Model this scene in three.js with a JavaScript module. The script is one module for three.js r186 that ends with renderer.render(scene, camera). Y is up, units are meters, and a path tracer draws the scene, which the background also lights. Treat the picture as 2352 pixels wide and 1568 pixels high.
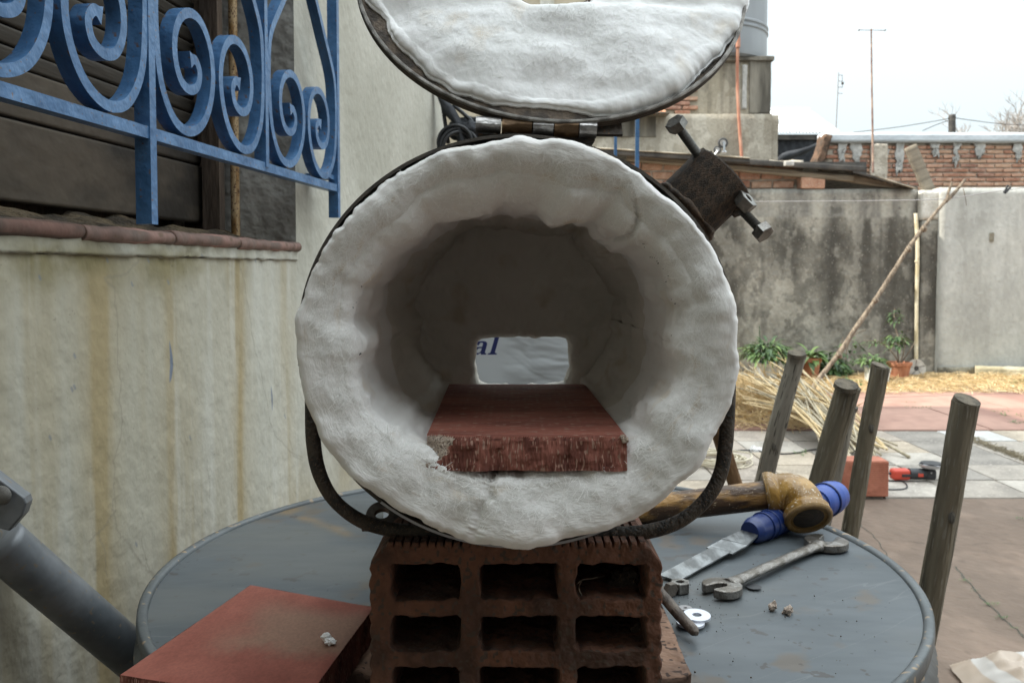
import * as THREE from 'three';
import { mergeGeometries, mergeVertices, toCreasedNormals } from 'three/addons/utils/BufferGeometryUtils.js';
import { RoundedBoxGeometry } from 'three/addons/geometries/RoundedBoxGeometry.js';

// ---------------------------------------------------------------- camera, sky, sun, exposure
const scene = new THREE.Scene();
const F = 2000, PITCH = 2.5 * Math.PI / 180, CAMY = 1.2;         // focal length for a 2352 x 1568 frame
const camera = new THREE.PerspectiveCamera(2 * Math.atan(784 / F) * 180 / Math.PI, 1.5, 0.05, 400);
camera.position.set(0, CAMY, 0);
camera.rotation.x = -PITCH;
camera.setViewOffset(2352, 1568, 0, 784 - (618 + F * Math.tan(PITCH)), 2352, 1568);
camera.focus = 0.56; camera.userData.fStop = 27;
const SUN = new THREE.Vector3(-0.72, 0.74, -0.02).normalize();      // direction towards the sun
{
  const W = 512, H = 256, d = new Float32Array(W * H * 4);
  for (let j = 0; j < H; j++) for (let i = 0; i < W; i++) {
    const el = ((j + 0.5) / H - 0.5) * Math.PI, az = ((i + 0.5) / W - 0.5) * 2 * Math.PI;
    const x = Math.cos(el) * Math.cos(az), y = Math.sin(el), z = Math.cos(el) * Math.sin(az);
    const c = x * SUN.x + y * SUN.y + z * SUN.z;
    const glow = 0.5 * Math.pow(Math.max(0, c), 6);
    const up = Math.max(0, y), k = (j * W + i) * 4;
    const b = 0.555 + 0.5 * up + 1.55 * up * up + glow;
    d[k] = b * (0.87 + 0.06 * up); d[k + 1] = b * 1.0; d[k + 2] = b * (1.05 - 0.01 * up); d[k + 3] = 1;
    if (y < 0) { const t = Math.min(1, -y * 8); d[k] += (0.3 - d[k]) * t; d[k + 1] += (0.28 - d[k + 1]) * t; d[k + 2] += (0.26 - d[k + 2]) * t; }
  }
  const sky = new THREE.DataTexture(d, W, H, THREE.RGBAFormat, THREE.FloatType);
  sky.mapping = THREE.EquirectangularReflectionMapping; sky.magFilter = THREE.LinearFilter; sky.needsUpdate = true;
  scene.background = sky; scene.environment = sky;
}
const sun = new THREE.DirectionalLight(new THREE.Color().setRGB(1, 0.93, 0.8), 4.2);
sun.position.copy(SUN).multiplyScalar(40).add(new THREE.Vector3(3, 0, -8)); sun.target.position.set(3, 0, -8);
sun.castShadow = true; sun.shadow.radius = 1.6; sun.shadow.mapSize.set(2048, 2048);
Object.assign(sun.shadow.camera, { left: -22, right: 22, top: 22, bottom: -22, near: 1, far: 90 });
scene.add(sun, sun.target);
const EXPOSURE = 1.58;

// ---------------------------------------------------------------- helpers
const V3 = (x, y, z) => new THREE.Vector3(x, y, z);
function rng(seed) { let a = seed >>> 0; return () => { a = (a + 0x6D2B79F5) | 0; let t = Math.imul(a ^ (a >>> 15), 1 | a); t = (t + Math.imul(t ^ (t >>> 7), 61 | t)) ^ t; return ((t ^ (t >>> 14)) >>> 0) / 4294967296; }; }
const PERM = new Uint8Array(512), GRAD = new Float32Array(256);
{ const r = rng(7), p = [...Array(256).keys()]; for (let i = 255; i > 0; i--) { const j = (r() * (i + 1)) | 0; [p[i], p[j]] = [p[j], p[i]]; } for (let i = 0; i < 512; i++) PERM[i] = p[i & 255]; for (let i = 0; i < 256; i++) GRAD[i] = r() * 2 - 1; }
const sm = (t) => t * t * (3 - 2 * t), lerp = (a, b, t) => a + (b - a) * t, clamp = (x, a = 0, b = 1) => x < a ? a : x > b ? b : x;
const step = (a, b, x) => sm(clamp((x - a) / (b - a)));
function n3(x, y, z) {                                             // value noise, -1..1
  const X = Math.floor(x), Y = Math.floor(y), Z = Math.floor(z), u = sm(x - X), v = sm(y - Y), w = sm(z - Z);
  const h = (i, j, k) => GRAD[PERM[PERM[PERM[(X + i) & 255] + ((Y + j) & 255)] + ((Z + k) & 255)]];
  return lerp(lerp(lerp(h(0, 0, 0), h(1, 0, 0), u), lerp(h(0, 1, 0), h(1, 1, 0), u), v), lerp(lerp(h(0, 0, 1), h(1, 0, 1), u), lerp(h(0, 1, 1), h(1, 1, 1), u), v), w);
}
function fbm(x, y, z = 0, o = 4) { let s = 0, a = 0.5, f = 1; for (let i = 0; i < o; i++) { s += a * n3(x * f, y * f, z * f + i * 17.3); a *= 0.5; f *= 2.03; } return s; }
function p2(x, y, px, py, z = 0) {                                 // value noise that repeats after px, py cells
  const X = Math.floor(x), Y = Math.floor(y), u = sm(x - X), v = sm(y - Y), m = (a, b) => ((a % b) + b) % b;
  const h = (i, j) => GRAD[PERM[PERM[m(X + i, px)] + ((m(Y + j, py) + z * 31) & 255)]];
  return lerp(lerp(h(0, 0), h(1, 0), u), lerp(h(0, 1), h(1, 1), u), v);
}
function pf(u, v, fx, fy, o = 4, z = 0) { let s = 0, a = 0.5; for (let i = 0; i < o; i++) { s += a * p2(u * fx, v * fy, fx, fy, z + i); a *= 0.5; fx *= 2; fy *= 2; } return s; }
const enc = (c) => { c = clamp(c); return 255 * (c <= 0.0031308 ? 12.92 * c : 1.055 * Math.pow(c, 1 / 2.4) - 0.055); };
function tex(w, h, fn, size, lin) {                                // fn(u, v) gives linear rgb, or one number for a data map
  const d = new Uint8Array(w * h * 4);
  for (let j = 0; j < h; j++) for (let i = 0; i < w; i++) {
    const c = fn((i + 0.5) / w, (j + 0.5) / h, i, j), k = (j * w + i) * 4;
    if (lin) d[k] = d[k + 1] = d[k + 2] = 255 * clamp(c); else { d[k] = enc(c[0]); d[k + 1] = enc(c[1]); d[k + 2] = enc(c[2]); }
    d[k + 3] = 255;
  }
  const t = new THREE.DataTexture(d, w, h); t.wrapS = t.wrapT = THREE.RepeatWrapping; t.magFilter = THREE.LinearFilter; t.minFilter = THREE.LinearMipmapLinearFilter; t.generateMipmaps = true;
  if (!lin) t.colorSpace = THREE.SRGBColorSpace;
  if (size) t.repeat.set(1 / size[0], 1 / size[1]);
  t.needsUpdate = true; return t;
}
const mix3 = (a, b, t) => [lerp(a[0], b[0], t), lerp(a[1], b[1], t), lerp(a[2], b[2], t)];
const sc3 = (a, k) => [a[0] * k, a[1] * k, a[2] * k];
function mat(c, rough = 0.8, o = {}) { const m = new THREE.MeshStandardMaterial({ roughness: rough, metalness: 0, side: THREE.DoubleSide, ...o }); if (c) m.color.setRGB(...c); return m; }
// a mottled material whose pattern has a real size in metres
let GRAIN;
function mottled(c1, c2, size, fx, fy, rough, bump, o = {}, seed = 0, spread = 1.5, res = 512) {
  const { speck, ...rest } = o;
  const map = tex(res, res, (u, v) => {
    let t = clamp(0.5 + spread * pf(u, v, fx, fy, 5, seed)), c = mix3(c1, c2, t);
    c = sc3(c, 1 + 0.16 * pf(u, v, fx * 8, fy * 8, 2, seed + 9));
    if (speck) { const q = p2(u * fx * 14, v * fy * 14, fx * 14, fy * 14, seed + 5); if (q > speck[0]) c = mix3(c, speck[1], clamp((q - speck[0]) * 6)); }
    return c;
  }, size);
  let b = null;
  if (bump) { b = (GRAIN ??= tex(512, 512, (u, v) => clamp(0.5 + 0.75 * pf(u, v, 20, 20, 4, 3)), [1, 1], true)).clone(); b.repeat.set(fx / 5 / size[0], fy / 5 / size[1]); b.offset.set(seed * 0.137 % 1, seed * 0.311 % 1); }
  return mat(null, rough, { map, ...(b ? { bumpMap: b, bumpScale: bump } : {}), ...rest });
}
function metreUV(g) {                                              // uv in metres by the main direction of each face
  if (g.index) g = g.toNonIndexed(); const p = g.attributes.position, n = p.count, uv = new Float32Array(n * 2), a = V3(), b = V3(), c = V3(), e = V3();
  for (let i = 0; i < n; i += 3) {
    a.fromBufferAttribute(p, i); b.fromBufferAttribute(p, i + 1); c.fromBufferAttribute(p, i + 2);
    e.copy(b).sub(a).cross(c.clone().sub(a)); const x = Math.abs(e.x), y = Math.abs(e.y), z = Math.abs(e.z);
    [a, b, c].forEach((q, k) => { const s = x > y && x > z ? [q.z, q.y] : y > z ? [q.x, q.z] : [q.x, q.y]; uv[(i + k) * 2] = s[0]; uv[(i + k) * 2 + 1] = s[1]; });
  }
  g.setAttribute('uv', new THREE.BufferAttribute(uv, 2)); return g;
}
// old plaster or cement: sharp-edged patches, vertical runs, flecks; all of it real stain and wear
function weathered(base, pale, dark, size, seed, o = {}, w = 512, h = 512) {
  const fx = o.fx ?? 5, fy = o.fy ?? 4, P = o.patch ?? 0.5, D = o.dark ?? 0.5, R = o.runs ?? 0.4;
  const map = tex(w, h, (u, v) => {
    let c = mix3(sc3(base, 0.82), sc3(base, 1.2), clamp(0.5 + 1.3 * pf(u, v, fx, fy, 5, seed)));
    const a = pf(u, v, fx, fy, 6, seed + 11); c = mix3(c, pale, P * step(0.02, 0.07, a));
    const d = pf(u, v, fx, fy, 6, seed + 23) + 0.3 * pf(u, v, fx * 4, fy * 4, 3, seed + 5); c = mix3(c, dark, D * step(0.03, 0.16, d));
    const r = pf(u, v, fx * 5, Math.max(1, Math.round(fy * 0.5)), 4, seed + 31); c = mix3(c, dark, R * clamp(r * 3.2)); c = mix3(c, pale, R * 0.7 * clamp(-r * 3.2 - 0.1));
    const f = p2(u * fx * 16, v * fy * 16, fx * 16, fy * 16, seed + 2); c = mix3(c, dark, 0.5 * clamp((f - 0.7) * 4)); c = mix3(c, pale, 0.4 * clamp((-f - 0.75) * 4));
    return sc3(c, 1 + 0.14 * pf(u, v, fx * 14, fy * 14, 2, seed + 7));
  }, size);
  const b = (GRAIN ??= tex(512, 512, (u, v) => clamp(0.5 + 0.75 * pf(u, v, 20, 20, 4, 3)), [1, 1], true)).clone(); b.repeat.set(1 / 0.6, 1 / 0.6);
  return mat(null, 0.95, { map, bumpMap: b, bumpScale: o.bump ?? 0.006 });
}
const NUM = {};
function numbered(n) { const k = NUM[n] = (NUM[n] ?? -1) + 1; return k ? n + '_' + String(k).padStart(3, '0') : n; }
function mesh(name, g, m, parent) { const o = new THREE.Mesh(g, m); o.name = numbered(name); o.castShadow = o.receiveShadow = true; parent?.add(o); return o; }
function tag(o, label, category, group) { Object.assign(o.userData, { label, category }); if (group) o.userData.group = group; return o; }
function thing(name, label, category, pos = [0, 0, 0], group) { const o = new THREE.Group(); o.name = numbered(name); o.position.set(...pos); scene.add(o); return tag(o, label, category, group); }
function struct(name, g, m, parent = scene) { const o = mesh(name, g, m, parent); o.userData.kind = 'structure'; return o; }
const merge = (l) => mergeGeometries(l.map((g) => { g = g.index ? g.toNonIndexed() : g; for (const k of Object.keys(g.attributes)) if (!['position', 'normal', 'uv', 'color'].includes(k)) g.deleteAttribute(k); return g; }));
const box = (w, h, d, x = 0, y = 0, z = 0) => metreUV(new THREE.BoxGeometry(w, h, d).translate(x, y, z));
const rbox = (w, h, d, r = 0.004, x = 0, y = 0, z = 0, s = 2) => metreUV(new RoundedBoxGeometry(w, h, d, s, r).translate(x, y, z));
// the point seen at (u, v) of the 2352 x 1568 frame, at depth Z in front of the camera or at height y
const PX = 1176, PY = 618 + F * Math.tan(PITCH);
function ray(u, v) { const x = (u - PX) / F, y = -(v - PY) / F, c = Math.cos(PITCH), s = Math.sin(PITCH); return V3(x, y * c - s, -(y * s + c)); }
function at(u, v, Z) { const d = ray(u, v); return d.multiplyScalar(Z / -d.z).add(camera.position); }
function onY(u, v, y) { const d = ray(u, v); return d.multiplyScalar((y - CAMY) / d.y).add(camera.position); }
// a tube of changing radius (rx across, ry up) along points
function taper(pts, radii, rad = 10, seg = 0, o = {}) {
  const cv = new THREE.CatmullRomCurve3(pts, false, 'centripetal'), N = seg || pts.length * 6, pos = [], uv = [], idx = [], fr = cv.computeFrenetFrames(N, false), L = cv.getLength();
  const R = typeof radii === 'function' ? radii : (t) => { const x = t * (radii.length - 1), i = Math.min(radii.length - 2, Math.floor(x)); return lerp(radii[i], radii[i + 1], x - i); };
  for (let i = 0; i <= N; i++) {
    const t = i / N, p = cv.getPoint(t), r = R(t);
    for (let j = 0; j <= rad; j++) {
      const a = j / rad * 2 * Math.PI; let k = 1; if (o.rough) k += o.rough * fbm(Math.cos(a) * 1.5 + 5, Math.sin(a) * 1.5, t * L / r * 0.25 + (o.seed || 0), 3);
      const q = p.clone().addScaledVector(fr.normals[i], Math.cos(a) * r * k).addScaledVector(fr.binormals[i], Math.sin(a) * r * k * (o.flat || 1));
      pos.push(q.x, q.y, q.z); uv.push(j / rad * 2 * Math.PI * r, t * L);
    }
  }
  for (let i = 0; i < N; i++) for (let j = 0; j < rad; j++) { const a = i * (rad + 1) + j, b = a + rad + 1; idx.push(a, a + 1, b, b, a + 1, b + 1); }
  if (!o.open) for (const i of [0, N]) { const c = pos.length / 3, p = cv.getPoint(i / N); pos.push(p.x, p.y, p.z); uv.push(0, 0); for (let j = 0; j < rad; j++) { const a = i * (rad + 1) + j; i ? idx.push(c, a, a + 1) : idx.push(c, a + 1, a); } }
  const g = new THREE.BufferGeometry(); g.setAttribute('position', new THREE.Float32BufferAttribute(pos, 3)); g.setAttribute('uv', new THREE.Float32BufferAttribute(uv, 2)); g.setIndex(idx); g.computeVertexNormals();
  return o.crease ? toCreasedNormals(g, 0.8) : g;
}
const rod = (a, b, r, rad = 10, r2 = r, o = {}) => toCreasedNormals(taper([a, b], [r, r2], rad, o.seg || 4, o), 0.9);
// a bar of rectangular section bent along a path in its own plane: (a, b) in the plane, thick th, deep dp along the third axis
function flatBar(path, th, dp, place) {
  const pos = [], n = path.length; const L = [], Rr = [];
  for (let i = 0; i < n; i++) { const p = path[Math.max(0, i - 1)], q = path[Math.min(n - 1, i + 1)], dx = q[0] - p[0], dy = q[1] - p[1], l = Math.hypot(dx, dy) || 1, k = th / 2 * (path[i][2] ?? 1); L.push([path[i][0] - dy / l * k, path[i][1] + dx / l * k]); Rr.push([path[i][0] + dy / l * k, path[i][1] - dx / l * k]); }
  const quad = (A, B, C, D) => { for (const q of [A, B, C, A, C, D]) pos.push(...place(...q)); }, h = dp / 2;
  for (let i = 0; i < n - 1; i++) { const a = L[i], b = L[i + 1], c = Rr[i + 1], d = Rr[i];
    quad([...a, h], [...b, h], [...c, h], [...d, h]); quad([...d, -h], [...c, -h], [...b, -h], [...a, -h]); quad([...a, -h], [...b, -h], [...b, h], [...a, h]); quad([...d, h], [...c, h], [...c, -h], [...d, -h]); }
  for (const i of [0, n - 1]) quad([...L[i], -h], [...L[i], h], [...Rr[i], h], [...Rr[i], -h]);
  const g = new THREE.BufferGeometry(); g.setAttribute('position', new THREE.Float32BufferAttribute(pos, 3)); g.computeVertexNormals();
  return toCreasedNormals(metreUV(g), 0.7);
}
// pushes every vertex of a closed shape along its normal by noise
function rough(g, amp, scale, seed = 0, o = 4, crease = 0) {
  const uv0 = g.attributes.uv; g = g.clone(); g.deleteAttribute('uv'); g.deleteAttribute('normal'); g = mergeVertices(g, 1e-5); g.computeVertexNormals();
  const p = g.attributes.position, n = g.attributes.normal;
  for (let i = 0; i < p.count; i++) { const x = p.getX(i), y = p.getY(i), z = p.getZ(i), k = amp * 2 * fbm(x / scale + seed, y / scale + seed * 1.7, z / scale, o); p.setXYZ(i, x + n.getX(i) * k, y + n.getY(i) * k, z + n.getZ(i) * k); }
  g.computeVertexNormals(); g = metreUV(g); return crease ? toCreasedNormals(g, crease) : g;
}
function grid(nu, nv, fn, wrapU) {                                 // a sheet of points fn(u, v) -> [x, y, z]
  const pos = [], uv = [], idx = [];
  for (let j = 0; j <= nv; j++) for (let i = 0; i <= nu; i++) { const u = i / nu, v = j / nv, p = fn(u, v); pos.push(p[0], p[1], p[2]); uv.push(p[3] ?? u, p[4] ?? v); }
  for (let j = 0; j < nv; j++) for (let i = 0; i < nu; i++) { const a = j * (nu + 1) + i, b = a + nu + 1; idx.push(a, a + 1, b, b, a + 1, b + 1); }
  const g = new THREE.BufferGeometry(); g.setAttribute('position', new THREE.Float32BufferAttribute(pos, 3)); g.setAttribute('uv', new THREE.Float32BufferAttribute(uv, 2)); g.setIndex(idx); g.computeVertexNormals();
  if (wrapU) { const n = g.attributes.normal; for (let j = 0; j <= nv; j++) { const a = j * (nu + 1), b = a + nu, v = V3(n.getX(a) + n.getX(b), n.getY(a) + n.getY(b), n.getZ(a) + n.getZ(b)).normalize(); n.setXYZ(a, v.x, v.y, v.z); n.setXYZ(b, v.x, v.y, v.z); } }
  return g;
}
const hex = (r, h, bore) => { const s = new THREE.Shape(); for (let i = 0; i < 6; i++) { const a = i * Math.PI / 3; i ? s.lineTo(r * Math.cos(a), r * Math.sin(a)) : s.moveTo(r, 0); } s.closePath(); if (bore) { const p = new THREE.Path(); p.absarc(0, 0, bore, 0, Math.PI * 2, true); s.holes.push(p); } return new THREE.ExtrudeGeometry(s, { depth: h, bevelEnabled: true, bevelSize: r * 0.1, bevelThickness: r * 0.1, bevelSegments: 2, curveSegments: 16 }); };
const along = (g, from, dir, roll = 0) => { const q = new THREE.Quaternion().setFromUnitVectors(V3(0, 0, 1), dir.clone().normalize()); return g.clone().rotateZ(roll).applyQuaternion(q).translate(from.x, from.y, from.z); };   // local +z becomes dir
// ---------------------------------------------------------------- the ground
const M = {};
M.redPaving = weathered([0.165, 0.118, 0.088], [0.2, 0.15, 0.116], [0.1, 0.074, 0.056], [2.6, 2.6], 1, { patch: 0.35, dark: 0.35, runs: 0, bump: 0.004 });
M.soil = mottled([0.27, 0.2, 0.12], [0.46, 0.36, 0.22], [1.4, 1.4], 6, 6, 1, 0.02, { speck: [0.5, [0.6, 0.48, 0.3]] }, 2, 1.8);
M.joint = mottled([0.13, 0.115, 0.09], [0.2, 0.18, 0.14], [1, 1], 6, 6, 1, 0.004, {}, 3);
const slabTones = [[0.315, 0.27, 0.225], [0.27, 0.24, 0.205], [0.34, 0.285, 0.22], [0.215, 0.195, 0.17], [0.335, 0.305, 0.265]];
M.slabs = slabTones.map((c, i) => mottled(sc3(c, 0.84), sc3(c, 1.16), [0.9, 0.9], 6, 6, 0.9, 0.002, { speck: [0.55, sc3(c, 1.45)] }, 20 + i, 1.5, 256));
M.slabPale = mottled([0.4, 0.39, 0.37], [0.48, 0.47, 0.45], [0.9, 0.9], 6, 6, 0.9, 0.002, {}, 27, 1.5, 256);

struct('ground', metreUV(new THREE.PlaneGeometry(240, 240).rotateX(-Math.PI / 2).translate(0, -0.03, -60)), M.joint);
struct('courtyard_paving', box(17, 0.04, 8.6, 3.5, -0.02, -0.21), M.redPaving);               // reddish cement, to Z = 4.51
{ // cracks in the cement, where the weeds grow
  const crack = (pts, w, seed) => { const P = pts.map(([u, v]) => onY(u, v, 0.0008)), cv = new THREE.CatmullRomCurve3(P), n = 70; return grid(n, 1, (a, b) => { const p = cv.getPoint(a), k = (b - 0.5) * w * (0.5 + 0.9 * Math.abs(fbm(a * 30, seed, 2, 3)) * 2); return [p.x + k + 0.012 * fbm(a * 14, seed, 5, 4), p.y, p.z + 0.012 * fbm(a * 14, seed, 9, 4), a, b]; }); };
  mesh('crack', merge([crack([[2195, 1300], [2240, 1352], [2290, 1404], [2345, 1455], [2420, 1520]], 0.009, 1), crack([[1940, 1180], [1990, 1215], [2030, 1262], [2060, 1330]], 0.006, 2), crack([[2060, 1240], [2180, 1252], [2300, 1246], [2420, 1260]], 0.007, 3)]), M.joint, scene.getObjectByName('courtyard_paving'));
}
const slabBed = struct('slab_path', box(17, 0.03, 1.9, 3.5, -0.017, -5.46), M.joint);
{
  const r = rng(11), geos = [0, 1, 2, 3].map((i) => rbox(0.386, 0.03, 0.366, 0.006).rotateY((r() - 0.5) * 0.008).translate(0, (r() - 0.5) * 0.004, 0));
  const geos2 = geos.map((g, i) => { const q = g.clone(), uv = q.attributes.uv; for (let k = 0; k < uv.count; k++) uv.setXY(k, uv.getX(k) + r() * 0 + i * 0.23, uv.getY(k) + i * 0.41); return q; });
  for (let j = 0; j < 5; j++) for (let i = -5; i < 15; i++) {
    const pale = (j === 4 && i === 8) || (j === 3 && i === 13);
    let m = pale ? M.slabPale : M.slabs[(r() * 5) | 0]; if (j === 1 && i === 9) m = M.slabs[3];
    const s = mesh('paving_slab', geos2[(r() * 4) | 0], m, slabBed);
    s.position.set(0.18 + i * 0.394, -0.008 + (r() - 0.5) * 0.005, -(4.51 + 0.19 + j * 0.376)); s.rotation.y = r() < 0.5 ? Math.PI : 0; s.rotation.x = (r() - 0.5) * 0.006;
  }
}
// the reddish cement strip beyond, poured in large fields with cut joints
const strip = struct('cement_strip', box(17, 0.03, 2.02, 3.5, -0.02, -7.41), M.joint);
{
  const r = rng(5); for (let i = 0; i < 8; i++) for (let j = 0; j < 2; j++) {
    const w = 2.05, o = mesh('cement_field', rbox(w - 0.014, 0.03, 0.985, 0.005), M.redField ??= mottled([0.24, 0.135, 0.105], [0.33, 0.2, 0.155], [2.4, 2.4], 5, 5, 0.92, 0.003, {}, 6), strip);
    o.position.set(-3.6 + i * w + j * 0.7, -0.006 + (r() - 0.5) * 0.004, -6.42 - 0.5 - j * 1.0);
  }
}
struct('soil_strip', grid(120, 20, (u, v) => { const x = -5 + u * 17, z = -8.4 - v * 1.6; return [x, 0.0 + 0.03 * fbm(x * 3, z * 3, 1) + 0.02 * step(0, 0.3, v), z, x, z]; }), M.soil);

// straw lying on the soil: nobody could count it
function strawGeo(n, seed, place) {
  const r = rng(seed), pos = [];
  for (let i = 0; i < n; i++) {
    const [c, len, th, yaw, pitch] = place(r, i), d = V3(Math.cos(yaw) * Math.cos(pitch), Math.sin(pitch), Math.sin(yaw) * Math.cos(pitch)), s = V3(-Math.sin(yaw), 0, Math.cos(yaw)).multiplyScalar(th / 2), u = d.clone().cross(s).setLength(th / 2);
    const bend = (r() - 0.5) * 0.35 * len, m = c.clone().addScaledVector(u, bend / th * 2), A = c.clone().addScaledVector(d, -len / 2), B = c.clone().addScaledVector(d, len / 2);
    for (const [P, Q] of [[A, m], [m, B]]) for (const w of [s, u]) { const a = P.clone().add(w), b = P.clone().sub(w), e = Q.clone().add(w), f = Q.clone().sub(w); for (const q of [a, b, f, a, f, e]) pos.push(q.x, q.y, q.z); }
  }
  const g = new THREE.BufferGeometry(); g.setAttribute('position', new THREE.Float32BufferAttribute(pos, 3)); g.computeVertexNormals(); return metreUV(g);
}
M.straw = mottled([0.5, 0.37, 0.19], [0.74, 0.6, 0.38], [0.5, 0.5], 6, 6, 0.9, 0, {}, 8, 1.6, 256);
M.strawGrey = mottled([0.26, 0.22, 0.15], [0.46, 0.4, 0.29], [0.5, 0.5], 6, 6, 0.9, 0, {}, 9, 1.6, 256);
const st = mesh('ground_straw', strawGeo(3600, 31, (r) => {
  const x = 1.4 + r() * 4.8, z = -8.25 - Math.pow(r(), 0.8) * 1.3; return [V3(x, 0.02 + r() * 0.035 + 0.03 * Math.max(0, fbm(x * 2, z * 2, 4)), z), 0.06 + r() * 0.2, 0.004 + r() * 0.003, r() * 6.3, (r() - 0.5) * 0.5];
}), M.straw, scene);
st.userData.kind = 'stuff'; st.userData.label = 'dry yellow straw scattered on the soil before the garden wall'; st.userData.category = 'straw';

// ---------------------------------------------------------------- the house on the left
const WA = Math.atan(0.115), house = thing('house_wall', 'white plaster house wall with tan drip stains on the left', 'wall', [-0.553, 0, 0]);
house.rotation.y = -WA;                                            // inside: x out of the wall, -z along it; s = distance along the wall
const ws = (u) => 0.553 / ((1176 - u) / 2000 + 0.115) / Math.cos(WA); // where pixel column u meets the wall
{
  const W = 2048, H = 1024, S0 = 0.4, Y0 = 0.55, buf = new Float32Array(W * H), blue = new Float32Array(W * H);
  const stamp = (b, pts, w, k, jit = 0) => { const r = rng(pts.length * 77 + w * 9); for (let q = 0; q < pts.length - 1; q++) { const [a, c] = [pts[q], pts[q + 1]], n = Math.ceil(Math.hypot((c[0] - a[0]) * W / 2.5, (c[1] - a[1]) * H / 1.25)) * 2; for (let i = 0; i < n; i++) { const t = i / n, X = (lerp(a[0], c[0], t) - S0) / 2.5 * W + jit * 5 * fbm(i * 0.05, q, w, 3), Y = (lerp(a[1], c[1], t) - Y0) / 1.25 * H + jit * 2 * (r() - 0.5), ww = w * (pts.thin ? Math.sin(Math.PI * (q + t) / (pts.length - 1)) : 1); for (let y = Math.floor(Y - ww - 1); y <= Y + ww + 1; y++) for (let x = Math.floor(X - ww - 1); x <= X + ww + 1; x++) if (x >= 0 && y >= 0 && x < W && y < H) { const e = clamp(1 + ww - Math.hypot(x - X, y - Y)); b[y * W + x] = Math.max(b[y * W + x], e * k); } } } };
  const pp = (l) => l.map(([u, v]) => { const s = ws(u), Z = s * Math.cos(WA); return [s, CAMY + (618 - v) / 2000 * Z]; });
  for (const l of [[[240, 640], [262, 662], [266, 760], [270, 900], [272, 1000], [254, 1060], [251, 1180]], [[240, 640], [290, 630], [318, 600]], [[250, 1150], [253, 1220], [285, 1265], [320, 1310], [343, 1340], [347, 1400]], [[315, 1240], [322, 1300], [345, 1345]], [[550, 600], [562, 660], [575, 760], [600, 880], [612, 940]], [[615, 960], [625, 1000], [660, 1040], [690, 1055]], [[660, 1000], [668, 1050], [690, 1062]], [[255, 1180], [225, 1220], [188, 1255]], [[470, 1060], [474, 1150]], [[215, 1225], [228, 1280], [230, 1340]]]) stamp(buf, pp(l), 0.35, 0.75, 1);
  const chip = pp([[386, 785], [389, 815], [390, 840], [387, 868], [385, 880]]); chip.thin = 1; stamp(blue, chip, 2.6, 1); const chip2 = pp([[619, 890], [621, 915], [621, 945]]); chip2.thin = 1; stamp(blue, chip2, 1.6, 1);
  for (const [u, v] of [[158, 898], [164, 892], [90, 640], [166, 820], [302, 655], [385, 650], [105, 1010], [430, 1010], [300, 1260], [650, 960], [246, 600], [340, 600], [586, 600], [462, 590]]) stamp(blue, pp([[u - 1, v - 4], [u + 2, v + 3]]), 0.8, 0.55);
  const stains = [[ws(160), ws(278), 0.8], [ws(368), ws(404), 0.85], [ws(528), ws(558), 0.9], [ws(640), ws(672), 0.35], [ws(-40), ws(18), 0.4]];
  const map = tex(W, H, (a, b, i, j) => {
    const s = S0 + a * 2.5, y = Y0 + b * 1.25, wob = 0.012 * fbm(s * 9, y * 3.2, 3, 4) + 0.006 * fbm(s * 40, y * 9, 8, 2);
    let c = mix3([0.385, 0.375, 0.315], [0.5, 0.49, 0.425], clamp(0.5 + fbm(s * 5, y * 4, 1, 5) * 1.2));
    const up = step(0.3, 1.2, y); let t = 0;
    for (const [s0, s1, k] of stains) { const m = (s0 + s1) / 2, h = (s1 - s0) / 2, e = (s + wob - m) / h; t = Math.max(t, k * (Math.exp(-Math.pow(Math.abs(e) * (0.75 + 0.6 * (fbm(y * 6, s0 * 9, 3, 4) + 0.5) ), 2.4)) * (0.7 + 0.75 * fbm(s * 34, y * 2.6, 5, 4)) + 0.42 * Math.exp(-e * e * 0.13))); }
    const streak = clamp(0.45 + 1.4 * fbm(s * 20, y * 1.3, 21, 5)) * 0.6; t = Math.max(t, streak * step(1.62, 1.0, s) * 0.9, 0.27 * step(1.5, 1.2, s) * clamp(0.8 + fbm(s * 5, y * 3, 41, 3)));
    t *= s > 1.535 ? 0.25 : 1; t *= y > 1.215 ? 0.1 : 1;
    t = Math.max(t, 0.5 * step(0.92, 0.78, y) * clamp(0.5 + 1.5 * fbm(s * 6, y * 6, 9, 4)));
    c = mix3(c, [0.345, 0.275, 0.152], clamp(t));
    const moss = s < 1.52 ? Math.exp(-Math.pow((1.21 - y) / 0.026, 2) / 2) * clamp(0.5 + 1.5 * fbm(s * 14, y * 20, 2, 4)) * step(1.5, 1.1, s) : 0; c = mix3(c, [0.2, 0.17, 0.08], clamp(moss * 0.9));
    const lightS = clamp(2.4 * fbm(s * 40, y * 2.4, 33, 4) - 0.35); c = mix3(c, [0.56, 0.56, 0.51], lightS * (s > 1.535 ? 0.15 : 0.45));
    c = sc3(c, 1 + 0.07 * fbm(s * 120, y * 120, 4, 2));
    const p = n3(s * 260, y * 260, 2); if (p > 0.93) c = sc3(c, 0.75);
    const k = j * W + i; c = mix3(c, [0.2, 0.18, 0.14], buf[k] * 0.5); c = mix3(c, [0.16, 0.19, 0.24], blue[k]);
    return c;
  });
  map.wrapS = map.wrapT = THREE.MirroredRepeatWrapping; map.repeat.set(1 / 2.5, 1 / 1.25); map.offset.set(-S0 / 2.5, -Y0 / 1.25);
  const bump = tex(512, 512, (u, v) => clamp(0.5 + 0.9 * pf(u, v, 24, 24, 5, 4)), [0.5, 0.5], true);
  M.plaster = mat(null, 0.88, { map, bumpMap: bump, bumpScale: 0.0016 });
}
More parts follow.
